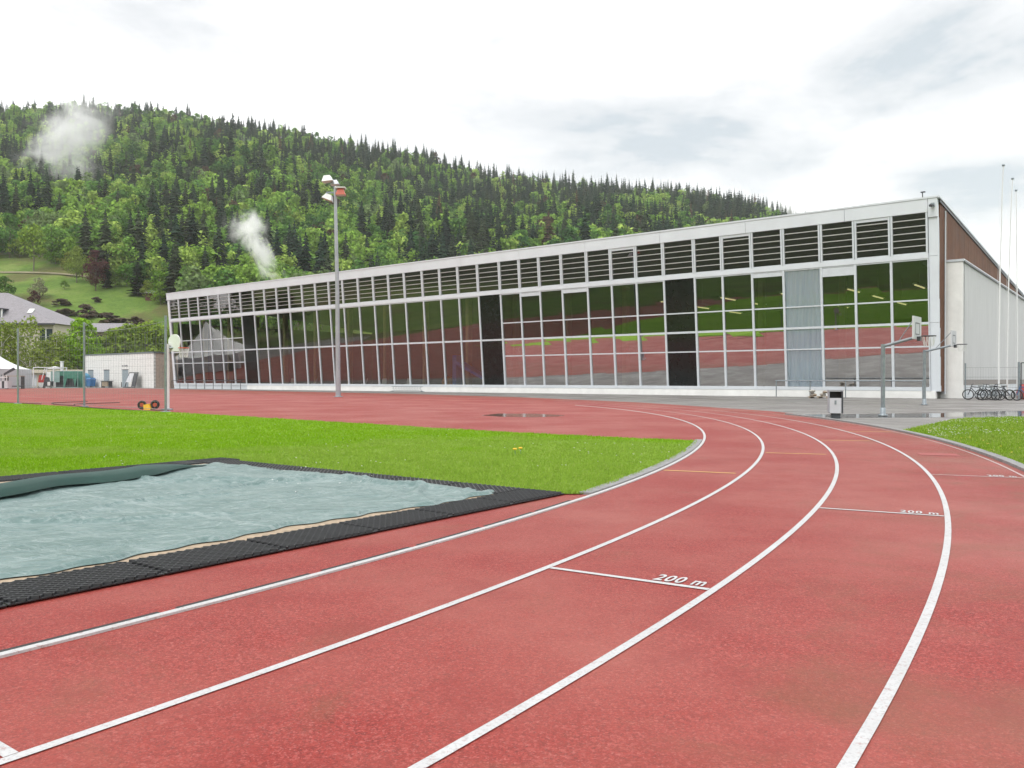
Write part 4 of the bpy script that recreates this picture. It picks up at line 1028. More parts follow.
def mat_objcol(name):
    m, nt, b = new_mat(name); nt.links.new(N_(nt, 'ShaderNodeObjectInfo').outputs['Color'], b.inputs['Base Color']); b.inputs['Roughness'].default_value = 0.35; return m
M['bike_paint'] = mat_objcol('bicycle_paint')
bikes = [((32.75, 52.8), 2.9, (0.03, 0.10, 0.22), 'blue framed bicycle facing the camera end of the row, beside the steel fence post', 0.08),
         ((32.05, 54.4), 2.45, (0.06, 0.07, 0.08), 'dark bicycle parked behind the leftmost flagpole', -0.06),
         ((31.35, 54.6), 2.2, (0.16, 0.20, 0.22), 'grey bicycle second from the left in the row', 0.1),
         ((31.75, 53.6), 3.3, (0.09, 0.10, 0.11), 'dark grey bicycle with bars turned, just right of the tall flagpole', 0.12),
         ((31.15, 53.9), 2.9, (0.13, 0.15, 0.16), 'pale grey bicycle leaning in the middle of the row', -0.12),
         ((30.80, 54.9), 2.6, (0.05, 0.06, 0.07), 'dark bicycle at the left end of the row by the annex corner', -0.05)]
proto = None
for q, ((x, y), rz, colr, lab, lean) in enumerate(bikes):
    b = make_bike() if proto is None else copy_tree(proto)
    if proto is None: proto = b
    b.location = (x, y, 0); b.rotation_euler = (lean, 0, rz); tag(b, lab, 'bicycle', 'bicycles beside the annex')
    for ch in [c for c in bpy.data.objects if c.parent == b]: ch.color = (*colr, 1)
# wire fence
x0, y0 = 30.95, 56.6
t = empty('wire_fence', (x0, y0, 0), 0, 'low see-through wire fence behind the bicycles', 'fence')
fe = (33.0 - x0 + 0.75, 55.2 - y0)
mb = MB(); mb.tube([(0, 0, 0), (0, 0, 2.45)], 0.05, 8); mb.build('post', 'steel', t)
mb = MB(); mb.tube([(fe[0], fe[1], 0), (fe[0], fe[1], 2.5)], 0.075, 8); mb.build('post', 'steel', t)
mb = MB()
for z in (0.15, 0.8, 1.5, 2.15): mb.tube([(0, 0, z), (fe[0], fe[1], z)], 0.009, 4, False)
for f in np.arange(0.04, 1, 0.05): mb.tube([(fe[0] * f, fe[1] * f, 0.15), (fe[0] * f, fe[1] * f, 2.15)], 0.004, 3, False)
mb.build('wire_mesh', 'cable', t)
t = empty('mesh_gate', (33.9, 55.2, 0), 0, 'dark framed mesh gate at the right edge beyond the bicycles', 'gate')
mb = MB()
for a, b in (((0, 0, 0.05), (0, 0, 2.45)), ((2.2, 0, 0.05), (2.2, 0, 2.45)), ((0, 0, 2.45), (2.2, 0, 2.45)), ((0, 0, 0.12), (2.2, 0, 0.12))): mb.tube([a, b], 0.035, 6)
mb.build('gate_frame', 'dark_steel', t)
mb = MB()
for f in np.arange(0.1, 2.2, 0.12): mb.tube([(f, 0, 0.12), (f, 0, 2.45)], 0.005, 3, False)
mb.build('wire_mesh', 'cable', t)
mb = MB(); mb.lathe([(0.02, 1.08), (0.30, 1.02), (0.55, 0.8), (0.66, 0.45), (0.62, 0.05), (0.5, 0.0)], (35.0, 56.3, 0), 18)
mb.build('covered_grill', 'red', label='round red covered object on the ground at the right edge', cat='covered object')

# pallet with stones in front of the railing
px, py = 22.3, 60.0
t = empty('pallet', (px, py, 0), HR, 'low weathered timber pallet beneath the heap of stones', 'pallet')
mb = MB()
for k in range(5): mb.box((-0.75, -0.42 + k * 0.18, 0.10), (0.75, -0.28 + k * 0.18, 0.13))
mb.build('deck_boards', 'wood_pale', t)
for k in (-0.62, 0, 0.62): MB().box((k - 0.05, -0.42, 0), (k + 0.05, 0.44, 0.098)).build('bearer', 'wood_pale', t)
heap = None
for k in range(14):
    r_ = random.uniform(0.12, 0.2); sx = random.uniform(-0.62, 0.62); sy = random.uniform(-0.28, 0.3); sz = 0.13 + r_ * 0.6 + (0.22 if k > 8 else 0)
    mb = MB(); ph = random.random() * 6
    rings = [(max(0.01, sin(a)) * r_ * (1 + 0.15 * sin(3 * a + ph)), -cos(a) * r_ * 0.7) for a in np.linspace(0.02, pi - 0.02, 6)]
    mb.lathe(rings, (0, 0, 0), 7)
    mb.v = [(x * (1 + 0.2 * sin(7 * y + ph)), y * (1 + 0.15 * cos(9 * x)), z) for x, y, z in mb.v]; mb.sm = [False] * len(mb.sm)
    st = mb.build('stone', 'stone' if k % 3 else 'wood_pale', label='rough grey brown stone heaped on the pallet by the railing', cat='stone', group='heap of stones on the pallet')
    c, s_ = cos(HR), sin(HR); st.location = (px + sx * c - sy * s_, py + sx * s_ + sy * c, sz)

# low rack in front of the plinth, left of the hall middle
x, y, _ = hall(52.6, -0.9)
t = empty('bike_rack', (x, y, 0), HR, 'low grey metal rack standing against the hall plinth', 'rack')
mb = MB()
for z in (0.08, 0.55): mb.tube([(-2.4, 0, z), (2.4, 0, z)], 0.035, 6)
mb.build('rails', 'steel', t)
mb = MB()
for k in np.arange(-2.3, 2.31, 0.42): mb.tube([(k, 0, 0.08), (k, 0.25, 0.35), (k + .1, 0.25, 0.35), (k + .1, 0, 0.55)], 0.025, 5)
mb.build('wheel_loops', 'steel', t)
for sx in (-2.4, 2.4): MB().box((sx - .05, -.25, 0), (sx + .05, .25, .05)).build('foot', 'steel', t)

# ------------------------------------------------------------------ left side: store building, tents, gear
SB = np.array([-55.3, 128.0])
def sb(s, n, z=0.0): p = SB + D_ * s + NN * n; return (float(p[0]), float(p[1]), z)
t = empty('store_building', (SB[0], SB[1], 0), HR, 'flat white block building with three grey doors beside the hall', 'building')
BL, BH = 24.0, 5.4
mb = MB(); mb.box((0, -0.3, 0), (BL, 0, BH)); fw = mb.build('front_wall', 'block', t)
mb = MB(); mb.box((0.001, -22, 0), (0.3, -0.301, BH - 0.003)); mb.build('side_wall', 'pink_brick', t)
mb = MB(); mb.box((-0.1, -22, BH), (BL + .1, 0.08, BH + 0.2)); mb.build('roof_edge', 'steel', t)
for s, w in ((9.1, 2.0), (15.5, 1.9), (21.3, 1.9)):
    d = MB().box((s - w / 2, 0.004, 0.05), (s + w / 2, 0.05, 2.85)).build('door', 'grey_door', t)
    MB().box((s - w / 2 - .06, 0.004, 2.853), (s + w / 2 + .06, 0.09, 2.95)).build('lintel', 'dark_steel', d)
    MB().box((s - w / 2 + .12, 0.051, 1.2), (s - w / 2 + .2, 0.1, 1.35)).build('handle', 'dark_steel', d)
mb = MB()                                                 # short lettering over the first door, too small to read in the photograph
xx = 10.2
for wd in (0.22, 0.20, 0, 0.24, 0.16, 0.22, 0.2):
    if wd: mb.box((xx - wd, 0.004, 3.36), (xx - wd * .72, 0.03, 3.66)); mb.box((xx - wd * .68, 0.004, 3.36 + random.choice([0, .12, .24])), (xx, 0.03, 3.44 + random.choice([.02, .1, .2])))
    xx -= (wd or 0.12) + 0.09
mb.build('lettering', 'ink', t)
tf = empty('roof_fence', (*sb(0, 0.6)[:2], BH + 0.2), HR, 'thin dark net fence on the flat roof of the white store building', 'fence')
mb = MB()
for s in np.arange(0.5, 24, 3.3): MB().tube([(s, 0, 0), (s, 0, 3.2), (s + .35, .3, 3.7)], 0.045, 5).build('post', 'dark_steel', tf)
for s in np.arange(0.5, 23.6, 0.3): mb.tube([(s, 0, 0.05), (s, 0, 1.5)], 0.007, 3, False)
for z in np.arange(0.05, 1.6, 0.3): mb.tube([(0.5, 0, z), (23.6, 0, z)], 0.008, 3, False)
mb.build('netting', 'dark_steel', tf)
# things along its wall
t = empty('tank', (*sb(21.0, -1.0)[:2], 0), HR, 'tall light blue plastic tank in front of the leftmost grey door', 'tank')
MB().prism([(-0.85, -0.4), (0.85, -0.4), (0.85, 0.4), (-0.85, 0.4)], 0.1, 2.0).build('body', 'pale_blue', t)
MB().lathe([(0.001, 0.42), (0.25, 0.4), (0.62, 0.0)], (0, 0, 2.01), 14).build('lid', 'pale_blue', t)
MB().box((-0.55, 0.41, 1.25), (0.55, 0.43, 1.65)).build('sticker', 'white_plastic', t)
t = empty('wheeled_bin', (*sb(19.0, -1.0)[:2], 0), HR, 'dark blue wheeled bin beside the light blue tank', 'bin')
MB().hexa([(-0.6, -0.4, 0.15), (0.6, -0.4, 0.15), (0.6, 0.4, 0.15), (-0.6, 0.4, 0.15)], [(-0.75, -0.5, 1.35), (0.75, -0.5, 1.35), (0.75, 0.5, 1.35), (-0.75, 0.5, 1.35)]).build('body', 'blue', t)
MB().hexa([(-0.78, -0.55, 1.36), (0.78, -0.55, 1.36), (0.78, 0.55, 1.36), (-0.78, 0.55, 1.36)], [(-0.6, -0.3, 1.6), (0.6, -0.3, 1.6), (0.6, 0.3, 1.6), (-0.6, 0.3, 1.6)]).build('lid', 'blue', t)
for sx in (-.6, .6): MB().torus((sx, 0.3, 0.13), 0.1, 0.035, 'x', 14, 6).build('wheel', 'tyre', t)
t = empty('table', (*sb(13.1, -1.2)[:2], 0), HR, 'dark folding table standing between two grey doors', 'table')
MB().box((-1.7, -0.4, 1.0), (1.2, 0.4, 1.1)).build('table_top', 'dark_steel', t); MB().box((-1.1, -0.3, 0.2), (0.9, 0.3, 0.99)).build('under_shelf', 'wood_pale', t)
for sx in (-1.5, 1.05): MB().box((sx, -.3, 0), (sx + .1, .3, 0.99)).build('leg', 'dark_steel', t)
t = empty('rolling_frame', (*sb(5.2, -1.2)[:2], 0), HR, 'black framed rolling stand leaning by the right end of the white building', 'stand')
mb = MB()
for a, b in (((-1.6, 0, .1), (-1.5, -.6, 2.4)), ((1.6, 0, .1), (1.3, -.6, 2.4)), ((-1.5, -.6, 2.4), (1.3, -.6, 2.4)), ((-1.6, 0, .1), (2.2, 0, .1)), ((-.5, 0, .1), (-.4, -.6, 2.4)), ((1.7, .5, .1), (1.7, .5, .9))): mb.tube([a, b], 0.07, 6)
mb.build('frame', 'dark_steel', t)
MB().hexa([(-0.4, -.03, .9), (1.3, -.03, .9), (1.3, .02, .9), (-0.4, .02, .9)], [(-0.35, -.58, 2.3), (1.15, -.58, 2.3), (1.15, -.53, 2.3), (-0.35, -.53, 2.3)]).build('sheet_panel', 'tent_side', t)
MB().hexa([(-1.5, -.03, .2), (-.55, -.03, .2), (-.55, .02, .2), (-1.5, .02, .2)], [(-1.42, -.58, 2.3), (-.45, -.58, 2.3), (-.45, -.53, 2.3), (-1.42, -.53, 2.3)]).build('dark_panel', 'dark_steel', t)

# green netted cage
def gp(px, yy): return ((px - 512) / 829.0 * yy, yy)
x, y = gp(67, 128)
t = empty('storage_cage', (x, y, 0), 0.05, 'green netted storage cage left of the white building', 'cage')
mb = MB()
for sx in (-2.0, -0.1, 2.0):
    for sy in (-0.8, 0.8): mb.tube([(sx, sy, 0), (sx, sy, 2.6)], 0.05, 6)
for sy in (-0.8, 0.8): mb.tube([(-2, sy, 2.6), (2, sy, 2.6)], 0.05, 6); mb.tube([(-2, sy, .1), (2, sy, .1)], 0.05, 6)
mb.build('cage_frame', 'pale_green', t)
MB().box((-1.95, -0.82, 0.9), (-0.7, -0.79, 2.5)).build('left_cover', 'pale_green', t)
MB().box((-1.95, 0.74, 0.1), (1.95, 0.78, 2.55)).build('rear_net', 'green_net', t)
mb = MB(); mb.add([(-0.1, -0.83, 2.6), (2.0, -0.83, 2.6), (1.9, -0.9, 1.6), (1.6, -0.85, 0.2), (1.3, -0.85, 1.4), (0.4, -0.85, 1.5), (0.1, -0.9, 0.2), (-0.1, -0.85, 0.2)], [(0, 1, 2, 3, 4, 5, 6, 7)]); mb.build('net_curtain', 'green_net', t)
for bx, bw, bh in ((-1.0, .5, 1.9), (0.7, 0.7, 1.7), (-0.3, .3, 1.2)): MB().prism([(bx - bw, -.4), (bx + bw, -.4), (bx + bw * .8, .5), (bx - bw * .8, .5)], 0.05, bh).build('stored_pad', 'dark_steel', t)
# white box, dark cart, red covered cart
x, y = gp(51.5, 134)
t = empty('cool_box', (x, y, 0), 0, 'white upright cabinet standing left of the green cage', 'cabinet')
MB().box((-0.55, -0.4, 0.1), (0.55, 0.4, 2.5)).build('body', 'white_plastic', t); MB().box((-0.5, -0.45, 0.2), (0.5, -0.405, 2.4)).build('door', 'white_plastic', t)
x, y = gp(48.5, 125)
t = empty('grill_cart', (x, y, 0), 0.1, 'dark cart with slanted lid and pale side panel in front of the white cabinet', 'cart')
MB().hexa([(-0.65, -.35, .25), (0.5, -.35, .25), (0.5, .35, .25), (-0.65, .35, .25)], [(-0.5, -.35, 1.05), (0.6, -.35, 1.05), (0.6, .35, 1.05), (-0.5, .35, 1.05)]).build('body', 'dark_steel', t)
MB().hexa([(-0.5, -.35, 1.06), (0.1, -.35, 1.06), (0.1, .35, 1.06), (-0.5, .35, 1.06)], [(-0.35, -.3, 1.75), (0.0, -.3, 1.6), (0.0, .3, 1.6), (-0.35, .3, 1.75)]).build('lid', 'dark_steel', t)
MB().box((0.0, -.37, .4), (0.4, -.352, .95)).build('side_panel', 'white_plastic', t)
for sx in (-.5, .45): MB().torus((sx, -.3, .16), .12, .04, 'y', 16, 6).build('wheel', 'tyre', t)
x, y = gp(42, 127)
t = empty('popcorn_cart', (x, y, 0), 0, 'red cart with dark red hood standing by the pergola posts', 'cart')
MB().box((-0.4, -.3, .2), (0.45, .3, .85)).build('base', 'white_plastic', t); MB().box((-0.42, -.32, .86), (0.47, .32, 1.25)).build('tray', 'red', t)
MB().hexa([(-0.42, -.32, 1.26), (0.47, -.32, 1.26), (0.47, .32, 1.26), (-0.42, .32, 1.26)], [(-0.3, -.25, 2.0), (0.35, -.25, 2.0), (0.35, .25, 2.0), (-0.3, .25, 2.0)]).build('hood', 'red', t)
for sx in (-.35, .4): MB().torus((sx, -.33, .14), .11, .03, 'y', 16, 6).build('wheel', 'tyre', t)

# low beige building with pergola posts and a parasol behind the gear
x, y = gp(26, 146)
t = empty('kiosk_building', (x, y, 0), 0.02, 'long low beige kiosk with flat roof behind the tents', 'building')
MB().box((-2, 0, 0), (10.6, 5, 2.45)).build('wall', 'beige', t); MB().box((-2.4, -0.7, 2.46), (10.8, 5.2, 3.05)).build('flat_roof', 'beige', t)
MB().box((2.6, -0.05, 0.1), (5.8, -0.004, 2.2)).build('opening', 'dark_win', t); MB().box((-1.8, -0.05, 0.1), (1.9, -0.004, 2.1)).build('shutter', 'tent_side', t)
x, y = gp(33.5, 126)
t = empty('pergola', (x, y, 0), 0.0, 'white pergola frame on slim posts in front of the beige kiosk', 'pergola')
for sx, sy in ((0, 0), (3.05, 0), (0.3, 3), (3.4, 3)): MB().tube([(sx, sy, 0), (sx, sy, 3.1)], 0.09, 8).build('post', 'white_pole', t)
mb = MB()
for a, b in (((0, 0, 3.15), (3.2, 0, 3.15)), ((0.3, 3, 3.15), (3.5, 3, 3.15)), ((0, 0, 3.15), (.3, 3, 3.15)), ((3.05, 0, 3.15), (3.4, 3, 3.15)), ((1.7, 0.1, 3.1), (1.2, .1, 1.3))): mb.tube([a, b], 0.06, 6)
mb.build('beams', 'white_pole', t)
x, y = gp(55, 138)
t = empty('parasol', (x, y, 0), 0, 'white round parasol above the green cage and cabinet', 'parasol')
MB().tube([(0, 0, 0), (0, 0, 3.4)], 0.04, 6).build('pole', 'white_pole', t); MB().lathe([(1.15, 3.05), (1.2, 3.1), (0.6, 3.38), (0.01, 3.5)], (0, 0, 0), 16).build('canopy', 'tent', t)
x, y = gp(62, 140); 
t = empty('light_post', (x, y, 0), 0, 'white square post rising beside the parasol', 'post'); MB().box((-.18, -.18, 0), (.18, .18, 4.3)).build('shaft', 'white_pole', t); MB().box((-.25, -.25, 4.301), (.25, .25, 4.4)).build('cap', 'white_pole', t)

# peaked white tent
t = empty('peaked_tent', (-79.4, 121.0, 0), radians(8), 'white peaked festival tent with grey side walls at the left edge', 'tent')
hw, eh, ph_ = 6.2, 2.85, 8.6
mb = MB(); rings = []
for f in np.linspace(0, 1, 15):
    rr = hw * (1 - f); zz = eh + (ph_ - eh) * (f ** 1.9 * 0.75 + f * 0.25); sag = 0.22 * sin(pi * min(1, f * 1.3)) * (1 - f)
    ring = []
    for (x0, y0), (x1, y1) in (((-1, -1), (1, -1)), ((1, -1), (1, 1)), ((1, 1), (-1, 1)), ((-1, 1), (-1, -1))):
        for q in np.linspace(0, 1, 9)[:-1]:
            s_ = sag * sin(pi * q); ring.append(((x0 + (x1 - x0) * q) * max(rr, 0.12), (y0 + (y1 - y0) * q) * max(rr, 0.12), zz - s_))
    rings.append(ring)
n = 32; mb.add([p for r_ in rings for p in r_], [(i * n + k, i * n + (k + 1) % n, (i + 1) * n + (k + 1) % n, (i + 1) * n + k) for i in range(14) for k in range(n)], True)
mb.build('canopy', 'tent', t)
mb = MB()
for (x0, y0), (x1, y1) in (((-1, -1), (1, -1)), ((1, -1), (1, 1)), ((1, 1), (-1, 1)), ((-1, 1), (-1, -1))):
    mb.add([(x0 * hw, y0 * hw, eh + .02), (x1 * hw, y1 * hw, eh + .02), (x1 * hw, y1 * hw, eh - .75), (x0 * hw, y0 * hw, eh - .75)], [(0, 1, 2, 3)])
mb.build('valance', 'tent_side', t)
for sx in (-1, 1):
    for sy in (-1, 1): MB().tube([(sx * hw * .985, sy * hw * .985, 0), (sx * hw * .985, sy * hw * .985, eh)], 0.06, 6).build('leg', 'pole', t)
MB().box((hw - 1.3, -hw - .03, 0), (hw - 0.02, -hw + .02, 2.09)).build('wall_flap', 'tent_side', t)
MB().box((hw - .02, -hw + .03, 0), (hw + .02, hw - .1, 2.09)).build('side_wall', 'tent_side', t)
MB().tube([(0, 0, ph_ - .3), (0, 0, ph_ + .35)], 0.05, 6).build('mast_tip', 'pole', t)
x, y = gp(6, 113)
t = empty('cargo_cart', (x, y, 0), 0, 'grey crate cart with white rail in front of the peaked tent', 'cart')
MB().box((-1.2, -.5, .12), (0.5, .5, 1.15)).build('crate', 'tent_side', t); MB().box((-.25, -.52, .15), (.05, -.502, 1.1)).build('strap', 'dark_steel', t)
mb = MB()
for a, b in (((-1.2, -.5, 1.6), (.5, -.5, 1.6)), ((-.9, -.5, 1.16), (-.9, -.5, 2.1)), ((-.1, -.5, 1.16), (-.1, -.5, 2.1)), ((.4, -.5, 1.16), (.4, -.5, 1.9))): mb.tube([a, b], 0.05, 5)
mb.build('rail', 'white_pole', t)
x, y = gp(17, 117)
t = empty('work_table', (x, y, 0), 0, 'dark trestle table under the peaked tent with a slanted black board on it', 'table')
MB().box((-1.6, -.4, 1.75), (0.9, .4, 1.85)).build('table_top', 'wood_pale', t)
for sx in (-1.5, .75): MB().box((sx, -.35, 0), (sx + .12, .35, 1.74)).build('leg', 'dark_steel', t)
MB().hexa([(-2.3, -.1, 1.86), (-1.9, -.1, 1.86), (-1.9, .1, 1.86), (-2.3, .1, 1.86)], [(-.5, -.1, 3.0), (-.2, -.1, 2.75), (-.2, .1, 2.75), (-.5, .1, 3.0)]).build('slanted_board', 'dark_steel', t)
MB().box((-1.5, -.3, .3), (.7, .3, .45)).build('shelf', 'dark_steel', t)

# house with hipped roof behind the birches
t = empty('house', (-122, 172, 0), 0.0, 'beige house with grey violet hipped roof behind the birches', 'house')
x1 = 27.6
MB().box((-20, 0, 0), (x1 - .7, 16, 12.9)).build('wall', 'beige', t)
mb = MB(); mb.add([(-21, -.8, 12.9), (x1, -.8, 12.9), (x1, 16.8, 12.9), (-21, 16.8, 12.9), (-12, 8, 20.1), (x1 - 15.0, 8, 20.1)], [(0, 1, 5, 4), (1, 2, 5), (2, 3, 4, 5), (3, 0, 4), (3, 2, 1, 0)])
rf = mb.build('roof', 'roof_tile', t)
MB().box((-21.05, -.95, 12.6), (x1 + .05, -.78, 12.93)).build('gutter', 'dark_steel', t)
d = MB().box((9.2, 1.0, 13.6), (15.4, 4.5, 16.0)).build('dormer', 'dark_win', t); MB().box((8.9, .6, 16.01), (15.8, 6.2, 16.2)).build('dormer_roof', 'dark_steel', d)
MB().box((15.41, .9, 13.55), (15.65, 1.2, 16.0)).build('dormer_cheek', 'white_plastic', d)
sk = MB().hexa([(20.3, 1.9, 15.15), (21.4, 1.9, 15.15), (21.4, 3.0, 16.1), (20.3, 3.0, 16.1)], [(20.3, 1.8, 15.3), (21.4, 1.8, 15.3), (21.4, 2.9, 16.25), (20.3, 2.9, 16.25)]); sk.build('skylight', 'white_plastic', t)
for zz in (9.4, 5.6, 1.8):
    for sx in (-10, 14.5, 25.3):
        w = MB().box((sx - 1.2, -.06, zz), (sx + 1.4, -.005, zz + 2.4)).build('window', 'dark_win', t); MB().box((sx - .03, -.09, zz), (sx + .17, -.062, zz + 2.4)).build('sash', 'white_plastic', w)
# second building, low grey roof
t = empty('farm_building', (-97, 205, 0), 0.03, 'low farm building with grey roof and small windows behind the bright tree', 'building')
MB().box((-10, 0, 0), (1.0, 8, 13.0)).build('wall', 'wood_pale', t)
MB().hexa([(-11, -1, 13.0), (1.8, -1, 13.0), (1.8, 9, 13.0), (-11, 9, 13.0)], [(-10.5, 3, 15.4), (1.4, 3, 15.4), (1.4, 5, 15.4), (-10.5, 5, 15.4)]).build('roof', 'roof_tile', t)
for sx in (-8, -5, -2, 0): MB().box((sx - .7, -.06, 10.6), (sx + .7, -.005, 12.2)).build('window', 'dark_win', t)

# ------------------------------------------------------------------ trees
def frame_quads(C, Nrm, size, r):
    m = len(C); a = r.normal(size=(m, 3)); t1 = np.cross(Nrm, a); t1 /= np.linalg.norm(t1, axis=1, keepdims=True) + 1e-9
    t2 = np.cross(Nrm, t1); s = size[:, None]; k = r.uniform(0.55, 1.0, (m, 1))
    bend = Nrm * s * r.uniform(-0.35, 0.35, (m, 1))
    return np.stack([C - t1 * s, C - t2 * s * k + bend, C + t1 * s, C + t2 * s * k + bend], 1).reshape(-1, 3)
def broadleaf(seed, nq, h=1.0, w=0.36, q=0.05, low=0.22, lobes=16, slim=1.0):
    """crown of unit height: leaf sprays over many uneven lobes"""
    r = np.random.default_rng(seed); C = []; Nn = []
    cs = []
    for i in range(lobes):
        f = r.random(); z = low + (1 - low) * (0.06 + 0.86 * f); prof = np.sin(pi * min(1, (f * 0.92 + 0.12))) ** 0.7
        a = r.uniform(0, 6.28); rad = w * prof * r.uniform(0.25, 0.85)
        cs.append((rad * cos(a) * slim, rad * sin(a) * slim, z, r.uniform(0.08, 0.165) * (0.7 + 0.5 * prof)))
    cs.append((0, 0, 0.87, 0.12))
    wts = np.array([c[3] ** 2 for c in cs]); wts /= wts.sum()
    ids = r.choice(len(cs), nq, p=wts); cs = np.array(cs)
    d = r.normal(size=(nq, 3)); d[:, 2] = d[:, 2] * 0.9 + 0.25; d /= np.linalg.norm(d, axis=1, keepdims=True)
    rr = cs[ids, 3:4] * r.uniform(0.55, 1.08, (nq, 1)) ** 0.6
    C = cs[ids, :3] + d * rr * np.array([1, 1, 0.85])
    Nn = d + r.normal(0, 0.45, (nq, 3)); Nn /= np.linalg.norm(Nn, axis=1, keepdims=True)
    V = frame_quads(C, Nn, q * r.uniform(0.6, 1.35, nq), r)
    return V, np.arange(len(V)).reshape(-1, 4)
def conifer(seed, layers, per, w=0.17, low=0.10):
    r = np.random.default_rng(seed); V = []
    for i in range(layers):
        f = i / (layers - 1); z = low + (1 - low) * f ** 0.9; L = w * (1 - f) ** 0.8 * r.uniform(0.8, 1.15) + 0.012
        n = max(4, int(per * (1 - 0.55 * f))); a0 = r.uniform(0, 6.28)
        for k in range(n):
            a = a0 + 6.283 * k / n + r.normal(0, 0.15); l = L * r.uniform(0.65, 1.2); dr = 0.35 * l + 0.012
            hw_ = l * 0.34 + 0.006; c, s = cos(a), sin(a)
            zt = z + r.normal(0, 0.008)
            V += [(0.08 * l * c, 0.08 * l * s, zt + 0.02), (0.62 * l * c - hw_ * s, 0.62 * l * s + hw_ * c, zt - dr * 0.75), (l * c, l * s, zt - dr * r.uniform(0.6, 1.1)), (0.62 * l * c + hw_ * s, 0.62 * l * s - hw_ * c, zt - dr * 0.75)]
    V = np.array(V); return V, np.arange(len(V)).reshape(-1, 4)
def limbs(seed, low=0.22, w=0.3, rad=0.016, n=7):
    r = random.Random(seed); mb = MB()
    mb.tube([(0, 0, -0.03), (0.01 * r.uniform(-1, 1), 0.01, 0.3), (0.015 * r.uniform(-1, 1), 0, 0.6), (0, 0, 0.88)], rad, 7, True, rad * 0.25)
    for i in range(n):
        a = r.uniform(0, 6.28); z = low + (0.62 - low) * i / n; l = w * r.uniform(0.5, 0.9)
        mb.tube([(0, 0, z), (l * .5 * cos(a), l * .5 * sin(a), z + l * .45), (l * cos(a), l * sin(a), z + l * .8)], rad * 0.45, 5, True, rad * 0.12)
    return mb
# meshes shared by the single trees
TR = {}
def proto_tree(key, VF, mb, bark):
    V, F = VF
    cr = np_mesh('crown', V, F, 'leaf'); tk = mb.build('trunk', bark)
    TR[key] = (cr.data, tk.data); bpy.data.objects.remove(cr); bpy.data.objects.remove(tk)
for s in range(4): proto_tree('leaf%d' % s, broadleaf(40 + s, 620, q=0.034, w=0.36 - 0.03 * (s % 2), lobes=20), limbs(s), 'bark')
for s in range(3): proto_tree('fir%d' % s, conifer(60 + s, 20, 13, w=0.155 + 0.02 * s), limbs(9 + s, n=0, rad=0.013), 'bark')
for s in range(2): proto_tree('dense%d' % s, broadleaf(70 + s, 2600, q=0.02, w=0.36, low=0.12, lobes=34), limbs(20 + s), 'bark')
for s in range(3): proto_tree('birch%d' % s, broadleaf(80 + s, 1500, q=0.017, w=0.22, low=0.10, lobes=34), limbs(30 + s, rad=0.011, n=12, w=0.22), 'birch_bark')
for s in range(2): proto_tree('bush%d' % s, broadleaf(90 + s, 900, q=0.035, w=0.55, low=0.02, lobes=22), limbs(35 + s, low=0.02, n=8, w=0.5), 'bark')
def tree(name, key, x, y, h, colr, label, cat='tree', group=None, sx=1.0, z=None):
    z = float(terrain(x, y)) - 0.15 if z is None else z
    t = empty(name, (x, y, z), random.uniform(0, 6.28), label, cat, group)
    t.scale = (h * sx, h * sx, h)
    for nm, me in (('crown', TR[key][0]), ('trunk', TR[key][1])):
        o = bpy.data.objects.new(nm, me); COL.objects.link(o); o.parent = t; o.color = (*colr, 1)
    return t
LG = (0.20, 0.30, 0.05); MG = (0.12, 0.21, 0.04); DG = (0.022, 0.042, 0.016)
# birches and hedge trees round the house
BG = (0.20, 0.27, 0.05)
for q, (px, yy, h, s_, lab) in enumerate(((2, 150, 13.0, 1.15, 'loose birch at the left edge before the house'), (14, 153, 12.5, 1.0, 'loose birch left of the skylight before the house'), (30, 150, 13.0, 1.05, 'tall loose birch below the skylight of the house'), (43, 156, 9.5, 1.2, 'low birch under the house eaves'), (57, 152, 10.5, 1.35, 'full birch at the right corner of the house'), (66, 158, 10.0, 1.2, 'birch between the house corner and the bright green tree'))):
    x, y = gp(px, yy); tree('birch_tree', 'birch%d' % (q % 3), x, y, h, BG, lab, group='birches before the house', sx=s_)
x, y = gp(82, 158); tree('broadleaf_tree', 'dense0', x, y, 13.6, (0.20, 0.36, 0.03), 'bright green round tree left of the white store building', sx=1.0)
x, y = gp(95, 166); tree('broadleaf_tree', 'dense1', x, y, 10.0, (0.18, 0.33, 0.03), 'bright green lower tree just right of the round one', sx=1.2)
for q, (px, yy, h, lab) in enumerate(((105, 168, 9.0, 'first'), (116, 170, 10.5, 'second'), (128, 168, 11.2, 'third'), (140, 170, 10.6, 'fourth'), (152, 167, 11.6, 'fifth'), (163, 170, 10.8, 'sixth'))):
    x, y = gp(px, yy); tree('hedge_tree', 'dense%d' % (q % 2), x, y, h * 1.17, (0.19, 0.28, 0.045), 'yellow green hedge tree behind the store roof fence, %s from left' % lab, group='hedge trees behind the store', sx=1.25)
for q, (x, y, h) in enumerate(((-136, 112, 21), (-150, 122, 25), (-139, 131, 22), (-156, 138, 26), (-146, 149, 23), (-160, 112, 24), (-163, 152, 25))):
    tree('lime_tree', 'dense%d' % (q % 2), x, y, h, (0.06, 0.11, 0.025), 'tall dark lime tree beyond the tent, seen mirrored in the hall glass', group='lime trees beyond the tent', sx=1.1)
